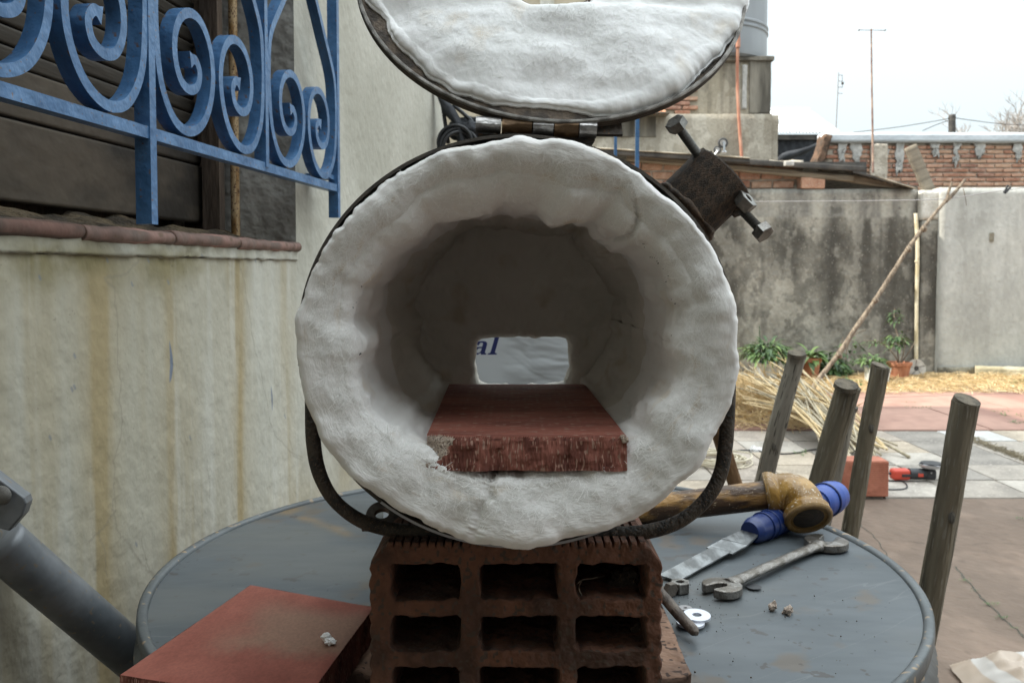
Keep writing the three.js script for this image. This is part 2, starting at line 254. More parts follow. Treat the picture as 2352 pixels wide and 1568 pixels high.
M.plasterPlain = mottled([0.62, 0.62, 0.58], [0.74, 0.74, 0.7], [1.5, 1.5], 5, 5, 0.9, 0.004, {}, 12);
{
  const s = new THREE.Shape([[-5, 0], [2.905, 0], [2.905, 3.05], [-5, 3.05]].map((p) => new THREE.Vector2(...p)));
  s.holes.push(new THREE.Path([[0.15, 1.2145], [0.15, 2.45], [1.535, 2.45], [1.535, 1.2145]].map((p) => new THREE.Vector2(...p))));
  const g = new THREE.ExtrudeGeometry(s, { depth: 0.24, bevelEnabled: false }).rotateY(Math.PI / 2).translate(-0.24, 0, 0);  // shape x -> -z, depth -> x
  mesh('plaster_wall', g, [M.plaster, M.jamb = weathered([0.36, 0.35, 0.32], [0.5, 0.49, 0.45], [0.12, 0.11, 0.09], [0.5, 0.5], 13, { dark: 0.35, patch: 0.25, runs: 0.2 }, 256, 256)], house);
  mesh('roof_slab', box(2.9, 0.16, 8, -1.45, 3.13, 1.1), M.plasterPlain, house);
  mesh('back_wall', box(0.2, 3.05, 7.845, -2.8, 1.525, 1.08), M.plasterPlain, house);
  mesh('end_wall', box(2.45, 3.05, 0.2, -1.47, 1.525, -2.74), M.plasterPlain, house);
}
// the sill: rounded tiles whose front edge shows, plaster under them
M.sillRed = mottled([0.13, 0.088, 0.07], [0.32, 0.175, 0.142], [0.3, 0.3], 4, 4, 0.75, 0.002, { speck: [0.5, [0.15, 0.09, 0.06]] }, 14);
M.sillDark = mottled([0.05, 0.042, 0.032], [0.16, 0.085, 0.065], [0.3, 0.3], 4, 4, 0.85, 0.002, {}, 15);
{
  const cuts = [0.15, 0.5, ws(180), ws(388), ws(540), ws(664), 1.535].sort((a, b) => a - b), sill = new THREE.Group(); sill.name = 'window_sill'; house.add(sill);
  const prof = new THREE.Shape(); prof.moveTo(-0.12, 0.0165); prof.lineTo(-0.004, 0.0165); prof.absarc(-0.0015, 0.0235, 0.007, -Math.PI / 2, Math.PI / 2); prof.lineTo(-0.12, 0.0305); prof.closePath();
  const lip = rough(new THREE.BoxGeometry(0.03, 0.0185, 1.385, 4, 5, 300).translate(-0.0115, 1.22375, -0.8425), 0.0024, 0.02, 4, 4), lu = lip.attributes.uv; for (let i = 0; i < lu.count; i++) lu.setX(i, -lu.getX(i)); mesh('plaster_lip', lip, M.plaster, sill);
  for (let i = 0; i < cuts.length - 1; i++) {
    const L = cuts[i + 1] - cuts[i] - 0.004, g = rough(new THREE.ExtrudeGeometry(prof, { depth: L, bevelEnabled: true, bevelSize: 0.0015, bevelThickness: 0.0015, steps: 24, curveSegments: 10 }), 0.0012, 0.03, i, 3);
    const t = mesh('sill_tile', g, i < 2 ? M.sillDark : M.sillRed, sill); t.position.set(0.004, 1.2145 + (i % 2) * 0.001, -cuts[i] - 0.002 - L); 
  }
  const r = rng(3), debris = mesh('sill_dirt', grid(90, 10, (u, v) => { const z = -0.15 - u * 1.385, x = -0.02 - v * 0.13; return [x, 1.2435 + 0.02 * v + 0.022 * Math.max(0, fbm(z * 22, x * 22, 3, 4) + 0.25) * v, z, x, z]; }), M.dirtDark = mottled([0.035, 0.026, 0.016], [0.11, 0.08, 0.045], [0.2, 0.2], 6, 6, 1, 0.006, {}, 16, 2, 256), sill);
}
// window: dark wooden roller shutter of slats, side frame and rusty guide
M.slat = mottled([0.02, 0.016, 0.011], [0.055, 0.044, 0.031], [0.9, 0.2], 3, 6, 0.7, 0.001, {}, 17);
M.slatBoard = mottled([0.02, 0.015, 0.01], [0.085, 0.066, 0.046], [0.6, 0.4], 4, 4, 0.75, 0.002, {}, 18, 2.4);
M.frameWood = mottled([0.05, 0.035, 0.025], [0.12, 0.085, 0.06], [0.1, 0.5], 4, 4, 0.75, 0.002, {}, 19);
M.rustPole = mottled([0.3, 0.17, 0.06], [0.5, 0.36, 0.2], [0.06, 0.2], 3, 6, 0.7, 0.001, { speck: [0.4, [0.12, 0.06, 0.03]] }, 20, 1.8);
{
  const shut = new THREE.Group(); shut.name = 'roller_shutter'; house.add(shut);
  const r = rng(9); let y = 1.277, i = 0;
  const hs = [0.098, 0.034, 0.03];
  while (y < 2.45) { const h = hs[i] ?? 0.0235, big = i < 3, g = rough(new RoundedBoxGeometry(0.014, h - 0.002, 1.31, 3, 0.005), 0.0006, 0.05, i, 2); const m = mesh('slat', metreUV(g), big ? M.slatBoard : M.slat, shut); m.position.set(-0.148 + (i % 2) * 0.001 - (big ? 0.004 * i : 0.013), y + h / 2, -0.855); m.rotation.z = big ? 0 : -0.16; y += h; i++; }
  const fr = mesh('window_frame', merge([box(0.05, 1.25, 0.03, -0.15, 1.845, -1.492), box(0.03, 1.25, 0.02, -0.118, 1.845, -1.468)]), M.frameWood, house);
  mesh('rusty_guide', merge([metreUV(taper([V3(-0.098, 1.24, -1.508), V3(-0.098, 2.45, -1.508)], [0.0075, 0.0075], 10))]), M.rustPole, house);
  mesh('window_back', box(0.02, 1.3, 1.6, -0.22, 1.85, -0.85), M.frameWood, house);
}
// the wing of the house further back, hidden from here by the furnace; it shades the yard
{
  const w = thing('house_wing', 'white rear wing of the house beyond the furnace', 'house');
  mesh('wing_wall', box(2.6, 4.6, 4.5, -2.02, 2.3, -5.3), M.plasterPlain, w);
  mesh('wing_roof', box(2.9, 0.16, 4.7, -2.02, 4.68, -5.3), M.plasterPlain, w);
}

{ // added unseen building behind the viewer, cuts low sky to darken the forge
  const w = thing('added_sky_blocker', 'added unseen building blocking low sky behind the viewpoint', 'house');
  mesh('blocker_wall', box(9.5, 4.6, 0.25, 1.6, 2.3, 2.2), M.blockerGrey = mottled([0.1, 0.095, 0.09], [0.17, 0.16, 0.15], [1.5, 1.5], 5, 5, 0.95, 0.004, {}, 22, 1.5, 128), w);
  mesh('blocker_roof', box(9.9, 0.15, 3, 1.6, 4.68, 3.3), M.plasterPlain, w);
}

// ---------------------------------------------------------------- the blue window grille
M.blue = mottled([0.044, 0.125, 0.265], [0.072, 0.17, 0.33], [0.25, 0.25], 5, 5, 0.4, 0.0014, { speck: [0.74, [0.12, 0.08, 0.07]] }, 40);
{
  const g = thing('window_grille', 'blue wrought iron window grille with spiral scrolls on the left', 'window grille', [-0.509, 0, 0]);
  g.rotation.y = -WA; const S = (Z) => Z / Math.cos(WA), place = (a, b, c) => [c, b, -a], R0 = CAMY + 0.1475;
  const posts = [0.635, 0.955, 1.27, 1.6].map(S);
  mesh('rail', flatBar([[S(0.2), R0], [posts[3], R0]], 0.013, 0.015, place), M.blue, g);
  for (const [i, s] of posts.entries()) mesh('post', flatBar([[s, i === 1 ? CAMY + 0.049 : i === 3 ? CAMY + 0.094 : R0 - (i ? 0 : 0.1)], [s, 2.5]], i === 2 ? 0.011 : 0.013, 0.018, place), M.blue, g);
  const cat = (pts, n) => new THREE.CatmullRomCurve3(pts.map((p) => V3(p[0], p[1], 0)), false, 'centripetal').getPoints(n).map((p) => [p.x, p.y]);
  function scroll(s0, dir, w, up) {                                // grows from the post at s0 towards dir
    const k = w / 0.16, P = [[0.155, 0.62], [0.15, 0.42], [0.135, 0.34], [0.075, 0.26], [0.02, 0.19], [0.0115, 0.15], [0.0115, 0.105], [0.022, 0.05], [0.05, 0.016], [0.084, 0.0085], [0.118, 0.022], [0.141, 0.052], [0.149, 0.09], [0.14, 0.124], [0.119, 0.145], [0.093, 0.149], [0.069, 0.138], [0.054, 0.114], [0.054, 0.085], [0.067, 0.064], [0.088, 0.058], [0.107, 0.066], [0.113, 0.084], [0.103, 0.096], [0.09, 0.094]];
    if (up) P[0] = [0.0115, 0.8], P[1] = [0.0115, 0.6], P[2] = [0.0115, 0.42], P[3] = [0.0115, 0.3];
    const path = cat(P, 150).map((p, i) => [s0 + dir * p[0] * k, R0 + 0.0065 + p[1], 1 + 0.75 * step(146, 151, i)]);
    mesh('scroll', flatBar(dir > 0 ? path : path.reverse(), 0.0115, 0.0165, place), M.blue, g);
  }
  const bays = [[0, 1], [1, 2], [2, 3]];
  for (const [a, b] of bays) { const w = (posts[b] - posts[a]) / 2; scroll(posts[a], 1, w, a === 1); scroll(posts[b], -1, w, b === 1); }
  scroll(posts[0], -1, 0.16, false);
  mesh('wall_stud', flatBar([[posts[3] - 0.035, R0 + 0.02], [posts[3] - 0.004, R0 + 0.018]], 0.008, 0.045, (a, b, c) => [c - 0.02, b, -a]), M.blue, g);
}
// ---------------------------------------------------------------- beyond the yard
// garden wall, grey with black mould
{
  const W = 1536, H = 512, map = tex(W, H, (a, b) => {
    const x = -1 + a * 6, y = b * 2.2; let c = mix3([0.16, 0.15, 0.125], [0.36, 0.335, 0.285], clamp(0.5 + 1.3 * fbm(x * 2.2, y * 2.0, 1, 5)));
    const mould = clamp(0.2 + 3.2 * fbm(x * 2.6 + 4, y * 1.3, 5, 5) + 0.5 * step(0.25, 0.7, y) * step(1.85, 1.5, y)) * step(0.15, 0.55, y); c = mix3(c, [0.055, 0.05, 0.042], mould * 0.85);
    const sx = clamp(0.15 + 2.4 * fbm(x * 7, y * 0.35, 9, 4)); c = mix3(c, [0.4, 0.38, 0.33], sx * (0.25 + 0.55 * step(1.55, 1.95, y)));
    const dk = Math.exp(-Math.pow((x + 0.05 * fbm(y * 4, x, 2) - 3.62) / 0.1, 2)) + 0.8 * Math.exp(-Math.pow((x + 0.06 * fbm(y * 3, x, 7) - 2.52) / 0.09, 2)); c = mix3(c, [0.05, 0.045, 0.038], clamp(dk * 0.8 * step(0.3, 0.9, y)));
    const wh = Math.exp(-Math.pow((x + 0.05 * fbm(y * 4, x, 12) - 2.78) / 0.05, 2)); c = mix3(c, [0.42, 0.39, 0.33], clamp(wh * 0.75 * clamp(0.6 + fbm(x * 20, y * 9, 3, 3))));
    c = mix3(c, mix3([0.36, 0.345, 0.3], [0.2, 0.19, 0.17], clamp(0.5 + 2.2 * fbm(x * 9, y * 1.2, 14, 4))), 0.85 * step(1.76, 1.8, y + 0.02 * fbm(x * 6, 1, 1)));
    const bl = fbm(x * 8, y * 7, 31, 5) + 0.5 * fbm(x * 30, y * 26, 37, 3); c = mix3(c, [0.06, 0.056, 0.047], 0.5 * step(-0.05, 0.3, bl + 0.12 * step(0.3, 0.8, y) - 0.3 * step(1.6, 1.85, y))); c = mix3(c, [0.38, 0.36, 0.31], 0.35 * step(0.1, 0.34, fbm(x * 9 + 20, y * 5, 41, 5)));
    const fl = n3(x * 60, y * 60, 5); c = mix3(c, [0.42, 0.4, 0.35], 0.5 * clamp((fl - 0.72) * 5));
    return sc3(c, 1 + 0.25 * fbm(x * 40, y * 40, 4, 2));
  });
  map.repeat.set(1 / 6, 1 / 2.2); map.offset.set(1 / 6, 0); map.wrapS = THREE.MirroredRepeatWrapping;
  const bump = tex(512, 512, (u, v) => clamp(0.5 + 0.9 * pf(u, v, 12, 12, 5, 8)), [0.8, 0.8], true);
  M.mould = mat(null, 0.95, { map, bumpMap: bump, bumpScale: 0.007 });
  const w = thing('mouldy_wall', 'dark mouldy concrete garden wall behind the potted plants', 'wall');
  mesh('wall_panel', rough(new THREE.BoxGeometry(7.6, 2.1, 0.16, 120, 36, 2).translate(0.76, 1.05, -9.92), 0.004, 0.5, 1, 2), M.mould, w);
  M.paleBlock = mottled([0.42, 0.4, 0.35], [0.6, 0.58, 0.53], [0.5, 0.5], 4, 4, 0.92, 0.006, {}, 50);
  const p = mesh('pillar', rough(new THREE.BoxGeometry(0.2, 1.75, 0.2, 6, 30, 4).translate(4.68, 0.875, -9.86), 0.004, 0.2, 2), M.mould, w);
  mesh('pillar_cap', rough(new THREE.BoxGeometry(0.21, 0.33, 0.21, 6, 8, 4).translate(4.68, 1.9165, -9.86), 0.004, 0.15, 3), M.paleBlock, w);
  const q = thing('pale_wall', 'pale plastered garden wall on the right', 'wall');
  M.paleWall = weathered([0.42, 0.42, 0.39], [0.52, 0.52, 0.49], [0.29, 0.285, 0.26], [2.6, 2.6], 51, { patch: 0.35, dark: 0.22, runs: 0.3, bump: 0.003 });
  mesh('wall_panel', rough(new THREE.BoxGeometry(4.2, 2.09, 0.2, 60, 30, 2).translate(6.86, 1.06, -9.8), 0.004, 0.4, 4), M.paleWall, q);
  mesh('dark_foot', rough(new THREE.BoxGeometry(4.2, 0.1, 0.03, 60, 3, 1).translate(6.86, 0.06, -9.69), 0.006, 0.1, 4), M.darkBase = mottled([0.1, 0.09, 0.07], [0.28, 0.26, 0.2], [0.6, 0.6], 5, 5, 1, 0.01, {}, 52), q);  // darker mottled strip along the foot of the pale wall
  M.pvc = mottled([0.55, 0.47, 0.3], [0.72, 0.66, 0.5], [0.1, 0.6], 3, 6, 0.6, 0, { speck: [0.5, [0.3, 0.22, 0.12]] }, 53, 1.8, 256);
  const pipe = thing('drain_pipe', 'yellowed thin vertical pipe beside the wall pillar', 'pipe');
  mesh('pipe', taper([at(2105, 852, 9.7), at(2106, 700, 9.7), at(2108, 560, 9.7), at(2104, 490, 9.72)], [0.02, 0.02, 0.021, 0.02], 10, 20), M.pvc, pipe);
  mesh('clamp', along(new THREE.CylinderGeometry(0.026, 0.026, 0.02, 14), at(2107, 600, 9.7), V3(0, 0, 1)).rotateX(0), M.pvc, pipe);
  const plate = mesh('wall_plate', rbox(0.045, 0.1, 0.02, 0.005), M.darkBase, scene); plate.position.copy(at(2279, 544, 9.69)); tag(plate, 'small dark plate set in the pale garden wall', 'plate');
}
// brick helper: courses of separate bricks, each a mesh
function brickGeos(w, h, d, seed) { return [0, 1, 2, 3].map((i) => { const q = rough(new RoundedBoxGeometry(w, h, d, 2, h * 0.16), h * 0.1, h * 0.7, seed + i * 3.1, 3), uv = q.attributes.uv; for (let k = 0; k < uv.count; k++) uv.setXY(k, uv.getX(k) + i * 0.37, uv.getY(k) + i * 0.19); return q; }); }
M.bricks = [[[0.3, 0.13, 0.08], [0.44, 0.23, 0.15]], [[0.36, 0.18, 0.115], [0.5, 0.3, 0.21]], [[0.24, 0.11, 0.075], [0.38, 0.2, 0.14]], [[0.4, 0.23, 0.15], [0.52, 0.33, 0.23]]].map(([a, b], i) => mottled(a, b, [0.3, 0.3], 4, 4, 0.92, 0.004, { speck: [0.5, [0.5, 0.42, 0.34]] }, 60 + i, 1.6, 256));
M.mortar = mottled([0.36, 0.31, 0.25], [0.54, 0.48, 0.4], [0.5, 0.5], 6, 6, 0.95, 0.008, {}, 65);
M.greyMortar = mottled([0.34, 0.33, 0.31], [0.5, 0.48, 0.45], [0.4, 0.4], 5, 5, 0.95, 0.004, {}, 66, 1.5, 256);
function brickWall(parent, x0, x1, y0, y1, zFace, bw, bh, seed, keep) {
  const r = rng(seed), geos = brickGeos(bw, bh, 0.1, seed); let n = 0;
  for (let y = y0 + bh / 2, row = 0; y < y1; y += bh + (bh < 0.05 ? 0.021 : 0.016), row++) for (let x = x0 + bw / 2 + (row % 2) * bw * 0.5 - bw * 0.5; x < x1 - bw * 0.3; x += bw + 0.014) {
    if (x < x0 + bw * 0.2 || (keep && !keep(x, y))) continue;
    const b = mesh('brick', geos[(r() * 4) | 0], M.bricks[(r() * 4) | 0], parent); b.position.set(x + (r() - 0.5) * 0.012, y + (r() - 0.5) * 0.006, zFace - 0.05 + (r() - 0.5) * 0.014); b.rotation.z = (r() - 0.5) * 0.025; n++;
  }
  return n;
}
{ // long brick wall with a cement coping
  const w = thing('brick_wall', 'rough red brick wall with pale cement coping beyond the garden wall', 'wall'), Z = 13, X = (u) => (u - 1176) / 2000 * Z, top = at(2000, 328, Z).y;
  mesh('mortar_bed', rough(new THREE.BoxGeometry(5.4, 2.9, 0.16, 90, 48, 2).translate(X(1893) + 2.7, top - 1.45, -Z - 0.12), 0.012, 0.06, 5), M.mortar, w);
  const x0 = X(1890), n = brickWall(w, x0, X(2400), 2.1, top - 0.02, -Z - 0.012, 0.24, 0.047, 71);
  M.coping = mottled([0.5, 0.53, 0.56], [0.6, 0.63, 0.66], [2, 0.5], 6, 3, 0.85, 0.003, {}, 67);
  mesh('coping', rough(new THREE.BoxGeometry(5.6, 0.145, 0.3, 60, 3, 3).translate(X(1886) + 2.8, top + 0.0735, -Z - 0.1), 0.004, 0.4, 6), M.coping, w);
  const r = rng(15); [1930, 1962, 2024, 2060, 2142, 2192, 2244, 2330].forEach((u, i) => {
    const h = 0.2 + r() * 0.26, ww = 0.07 + r() * 0.07, g0 = new THREE.BoxGeometry(ww * 1.3, h, 0.03, 14, 22, 2); { const q = g0.attributes.position; for (let k = 0; k < q.count; k++) { const d = clamp(0.5 - q.getY(k) / h), x = q.getX(k) / ww; q.setX(k, q.getX(k) * (1 - 0.5 * Math.pow(d, 1.4)) + 0.07 * fbm(d * 5, i * 3.1, x > 0 ? 3 : 8, 3)); q.setY(k, q.getY(k) + d * 0.16 * fbm(x * 6, i * 2.7, 4, 3) + (d > 0.9 ? 0.12 * Math.abs(x) : 0)); } } const g = rough(g0, 0.01, 0.05, i * 2.2, 4); const o = mesh('mortar_smear', g, M.greyMortar, w); o.position.set(X(u), top - h / 2, -Z - 0.004);
  });
  mesh('side_buttress', rough(new THREE.BoxGeometry(0.11, 0.8, 0.3, 4, 14, 6).translate(0, 0, 0), 0.014, 0.08, 8), M.mortarDark = mottled([0.06, 0.04, 0.027], [0.17, 0.1, 0.065], [0.3, 0.3], 5, 5, 0.95, 0.01, {}, 68, 1.6, 256), w).position.copy(at(1878, 372, 13.05)); w.children.at(-1).rotation.z = -0.3;
  mesh('plaster_pier', rough(new THREE.BoxGeometry(0.24, 1.0, 0.06, 8, 30, 2).translate(X(2012), top - 0.52, -Z + 0.02), 0.008, 0.1, 9), M.mortar, w);
}
// lean-to shed on the mouldy wall: bricks, beams and roofing sheets
M.oldWood = mottled([0.12, 0.1, 0.075], [0.27, 0.23, 0.175], [1.2, 0.12], 3, 6, 0.9, 0.004, {}, 75, 1.6);
M.darkSheet = mottled([0.035, 0.032, 0.03], [0.085, 0.075, 0.065], [0.5, 0.5], 4, 4, 0.7, 0.002, {}, 76, 1.5, 256);
M.sheetEdge = mottled([0.3, 0.25, 0.18], [0.5, 0.45, 0.36], [0.4, 0.4], 4, 4, 0.6, 0, {}, 77, 1.5, 256);
{
  const s = thing('lean_to_shed', 'brick lean-to shed with sloping dark sheet roof over the mouldy wall', 'shed'), Z = 9.95, P = (u, v, z = Z) => at(u, v, z);
  const base = P(1600, 436).y; const x1 = P(1860, 430).x;
  mesh('mortar_bed', rough(new THREE.BoxGeometry(2.6, 0.42, 0.14, 60, 10, 2).translate(x1 - 1.36, 2.1 + 0.13, -Z - 0.1), 0.012, 0.08, 21), M.mortar, s);
  brickWall(s, 0.6, x1 - 0.06, 2.12, 2.4, -Z, 0.235, 0.085, 83, (x, y) => y < 2.47 - (x - 1.5) * 0.05);
  const bl = mesh('hollow_block', rough(new RoundedBoxGeometry(0.265, 0.13, 0.2, 3, 0.012), 0.003, 0.05, 4), M.bricks[1], s); bl.position.copy(P(1862, 421, 9.92));
  const board = (a, b, h, d, name = 'beam', m = M.oldWood) => { const A = P(...a), B = P(...b), L = A.distanceTo(B); const o = mesh(name, rough(new THREE.BoxGeometry(L, h, d, 24, 3, 2), 0.005, 0.12, a[0] * 0.1, 3), m, s); o.position.copy(A).lerp(B, 0.5); o.rotation.z = Math.atan2(B.y - A.y, B.x - A.x); return o; };
  board([1440, 362, 9.85], [1960, 411, 9.85], 0.072, 0.06);
  board([1880, 397, 9.9], [2085, 433, 9.9], 0.085, 0.06);
  // corrugated sheets running back from the wall
  const sheet = (a, b, back, m = M.darkSheet) => { const A = P(...a), B = P(...b), L = A.distanceTo(B), n = Math.max(8, Math.round(L / 0.076)); const g = grid(n * 6, 4, (u, v) => { const c = A.clone().lerp(B, u); return [c.x, c.y + 0.009 * Math.cos(u * n * Math.PI * 2) + v * back * 0.03, c.z - v * back, u * L, v * back]; }); const t = g.clone(); t.translate(0, 0.004, 0); const o = mesh('roof_sheet', merge([g, t]), m, s); return o; };
  sheet([1350, 338, 9.7], [1722, 364, 9.7], 2.4); sheet([1700, 370, 9.75], [1990, 387, 9.75], 2.2); sheet([1950, 391, 9.75], [2106, 434, 9.75], 2.0);
  const edge = (a, b, h) => board(a, b, h, 0.02, 'sheet_edge', M.darkSheet);
  edge([1350, 347, 9.7], [1722, 369, 9.7], 0.05); edge([1640, 367, 9.75], [1990, 388, 9.75], 0.06); edge([1960, 394, 9.75], [2106, 432, 9.75], 0.03); board([1350, 338.5, 9.69], [1722, 362.5, 9.69], 0.012, 0.03, 'sheet_lip', M.sheetEdge); board([2000, 401, 9.69], [2105, 433, 9.69], 0.008, 0.02, 'sheet_lip', M.sheetEdge);
  const back = mesh('inner_wall', box(3.6, 0.9, 0.1, 3.0, 2.2, -11.9), M.darkSheet, s);
  const wb = mesh('loose_brick_end', rough(new RoundedBoxGeometry(0.1, 0.055, 0.08, 3, 0.01), 0.004, 0.04, 3), M.greyMortar, scene); wb.name = 'brick_piece'; wb.position.copy(P(1812, 376, 9.72)); tag(wb, 'small grey brick piece lying on the shed roof edge', 'brick');
  const pk = mesh('leaning_plank', rough(new THREE.BoxGeometry(0.13, 0.56, 0.06, 3, 14, 2), 0.006, 0.1, 6), M.oldWood, scene); pk.position.copy(P(2113, 388, 9.95)); pk.rotation.z = 0.42; pk.name = 'wood_plank'; tag(pk, 'short weathered plank standing tilted on top of the garden wall', 'plank');
}
{ // two chromed castors on the shed roof
  M.chrome = mat([0.75, 0.77, 0.8], 0.22, { metalness: 1 }); M.rubber = mottled([0.03, 0.03, 0.03], [0.06, 0.06, 0.06], [0.1, 0.1], 4, 4, 0.8, 0, {}, 78, 1.5, 128);
  const mk = (u, v, k, label) => { const t = thing('castor_wheel', label, 'castor', at(u, v, 9.6).toArray(), 'castors on the shed roof');
    const w = mesh('wheel', new THREE.TorusGeometry(0.043 * k, 0.014 * k, 12, 28), M.rubber, t), h = mesh('hub', new THREE.CylinderGeometry(0.036 * k, 0.036 * k, 0.02, 24).rotateX(Math.PI / 2), M.greyMortar, t);
    const f = mesh('fork', merge([along(new THREE.CylinderGeometry(0.012 * k, 0.012 * k, 0.05, 12), V3(0, 0, 0.01), V3(0, 1, 0)), rbox(0.022 * k, 0.1 * k, 0.012, 0.005, 0.008, -0.045 * k, 0.022), rbox(0.05 * k, 0.02, 0.05, 0.006, 0.012, -0.1 * k, 0)]), M.chrome, t); return t; };
  mk(1661, 328, 1, 'chromed castor standing upright, the taller of two on the roof'); mk(1648, 344, 0.75, 'small chromed castor leaning beside the taller one on the roof').rotation.z = -0.6;
}
// tank tower
M.tower = weathered([0.3, 0.26, 0.195], [0.46, 0.41, 0.33], [0.13, 0.11, 0.085], [2.2, 2.2], 90, { patch: 0.55, dark: 0.5, runs: 0.35 });
M.towerPale = weathered([0.4, 0.35, 0.275], [0.54, 0.49, 0.41], [0.2, 0.17, 0.13], [2.4, 2.4], 71, { patch: 0.6, dark: 0.4, runs: 0.25 });
M.towerDark = mottled([0.09, 0.08, 0.065], [0.24, 0.215, 0.175], [1.2, 2.4], 6, 2, 0.95, 0.01, {}, 92, 1.8);
{
  const Z = 14, X = (u) => (u - 1176) / 2000 * Z, Y = (v) => at(1700, v, Z).y, t = thing('tank_tower', 'old plastered brick tower carrying the grey water tank', 'tower');
  const slab = (name, u0, u1, v0, v1, z, d, m, seed) => mesh(name, rough(new THREE.BoxGeometry(X(u1) - X(u0), Y(v0) - Y(v1), d, 24, 24, 3).translate((X(u0) + X(u1)) / 2, (Y(v0) + Y(v1)) / 2, -z - d / 2), 0.012, 0.25, seed), m, t);
  slab('tower_wall', 1480, 1765, 132, 600, Z, 1.6, M.tower, 1); slab('lower_wall', 1300, 1762, 266, 620, Z - 0.16, 0.12, M.towerPale, 2); slab('side_pier', 1759, 1779, 267, 600, Z - 0.1, 0.4, M.towerPale, 3);
  slab('dark_band', 1716, 1764, 134, 262, Z - 0.02, 0.1, M.towerDark, 4); slab('grey_streak', 1700, 1709, 150, 250, Z - 0.024, 0.05, M.greyMortar, 5); slab('mould_patch', 1300, 1500, 262, 318, Z - 0.175, 0.05, M.towerDark, 6);
  slab('top_slab', 1640, 1769, 131, 140, Z - 0.06, 1.5, M.towerDark, 7);
  brickWall(t, X(1527), X(1606), Y(262), Y(176), -Z + 0.04, 0.24, 0.055, 97, (x, y) => (n3(x * 2.4, y * 3, 7) > -0.35) && x - X(1527) < 0.3 + 0.3 * n3(y * 5, 3, 1) + 0.25);
  const rt = thing('tiled_roof', 'small terracotta tiled roof left of the tower', 'roof');
  M.terra = mottled([0.42, 0.19, 0.1], [0.6, 0.33, 0.2], [0.3, 0.3], 4, 4, 0.85, 0.003, {}, 93, 1.6, 256);
  const tg = [0, 1].map((i) => grid(8, 2, (u, v) => [(u - 0.5) * 0.11, 0.035 * Math.sin(u * Math.PI) + v * 0.035, -v * 0.1, u, v]));
  for (let j = 0; j < 6; j++) for (let i = 0; i < 9; i++) { const o = mesh('roof_tile', tg[0], M.terra, rt); o.position.set(X(1440) * 13.5 / 14 + i * 0.075, at(1500, 264, 13.5).y + j * 0.035, -13.5 - j * 0.085); o.scale.set(0.68, 1, 1); }
  mesh('roof_board', box(0.7, 0.02, 0.56, X(1440) * 13.5 / 14 + 0.3, at(1500, 264, 13.5).y + 0.04, -13.78).rotateX(0), M.oldWood, rt);
  const tk = thing('water_tank', 'grey ribbed plastic water tank on the tower', 'water tank', [X(1640), Y(131), -Z - 0.75]);
  M.tank = mottled([0.235, 0.25, 0.265], [0.3, 0.315, 0.33], [0.8, 1.6], 4, 3, 0.5, 0.001, {}, 94, 1.4, 256);
  const R = 0.985, pr = [[0, 0], [R * 0.93, 0], [R * 0.985, 0.03], [R, 0.1]]; for (const y of [0.48, 0.56, 1.25, 1.33, 2.0]) pr.push([R, y - 0.03], [R + 0.02, y - 0.012], [R + 0.02, y + 0.012], [R, y + 0.03]); pr.push([R, 2.3], [0.5, 2.6], [0, 2.65]);
  mesh('tank_body', toCreasedNormals(new THREE.LatheGeometry(pr.map((p) => new THREE.Vector2(...p)), 64), 0.5), M.tank, tk);
  const pp = thing('copper_pipe', 'thin reddish pipe running down the tower from the tank', 'pipe'); M.pipeRed = mottled([0.38, 0.15, 0.09], [0.52, 0.27, 0.18], [0.1, 0.6], 3, 5, 0.6, 0, {}, 95, 1.5, 128);
  mesh('pipe', taper([at(1697, 70, 13.7), at(1695, 110, 13.75), at(1694, 170, 13.8), at(1697, 260, 13.78), at(1701, 320, 13.75), at(1705, 372, 13.72)], [0.026, 0.026, 0.026, 0.026, 0.026, 0.026], 10, 40), M.pipeRed, pp);
  mesh('coupling', along(new THREE.CylinderGeometry(0.036, 0.036, 0.14, 14).rotateX(Math.PI / 2), at(1695.5, 98, 13.73), V3(0, 1, 0)), M.pipeRed, pp);
  const nh = thing('neighbour_house', 'plain tan house wall seen through the hole of the furnace lid', 'house'); mesh('wall_panel', box(5, 9, 0.3, X(1160) * 1.3 + 1.2, 4.5, -19), M.tanWall = mottled([0.36, 0.31, 0.23], [0.44, 0.38, 0.29], [3, 3], 5, 5, 0.95, 0.005, {}, 96, 1.3, 256), nh); mesh('wall_edge', box(0.3, 9, 0.34, 0.75, 4.5, -18.99), M.paleBlock, nh);
}
{ // blue bars of another grille behind the furnace
  const b = thing('blue_bars', 'two thin blue upright bars in front of the tower', 'bars');
  for (const [u, w] of [[1415, 0.011], [1465, 0.0145]]) { const A = at(u, 120, 3.4), B = at(u, 470, 3.4); mesh('bar', box(w, A.y - B.y, w, A.x, (A.y + B.y) / 2, A.z), M.blue, b); }
  for (const v of [125, 465]) { const A = at(1300, v, 3.4), B = at(1475, v, 3.4); mesh('cross_bar', box(B.x - A.x, 0.012, 0.03, (A.x + B.x) / 2, A.y, A.z), M.blue, b); }
}
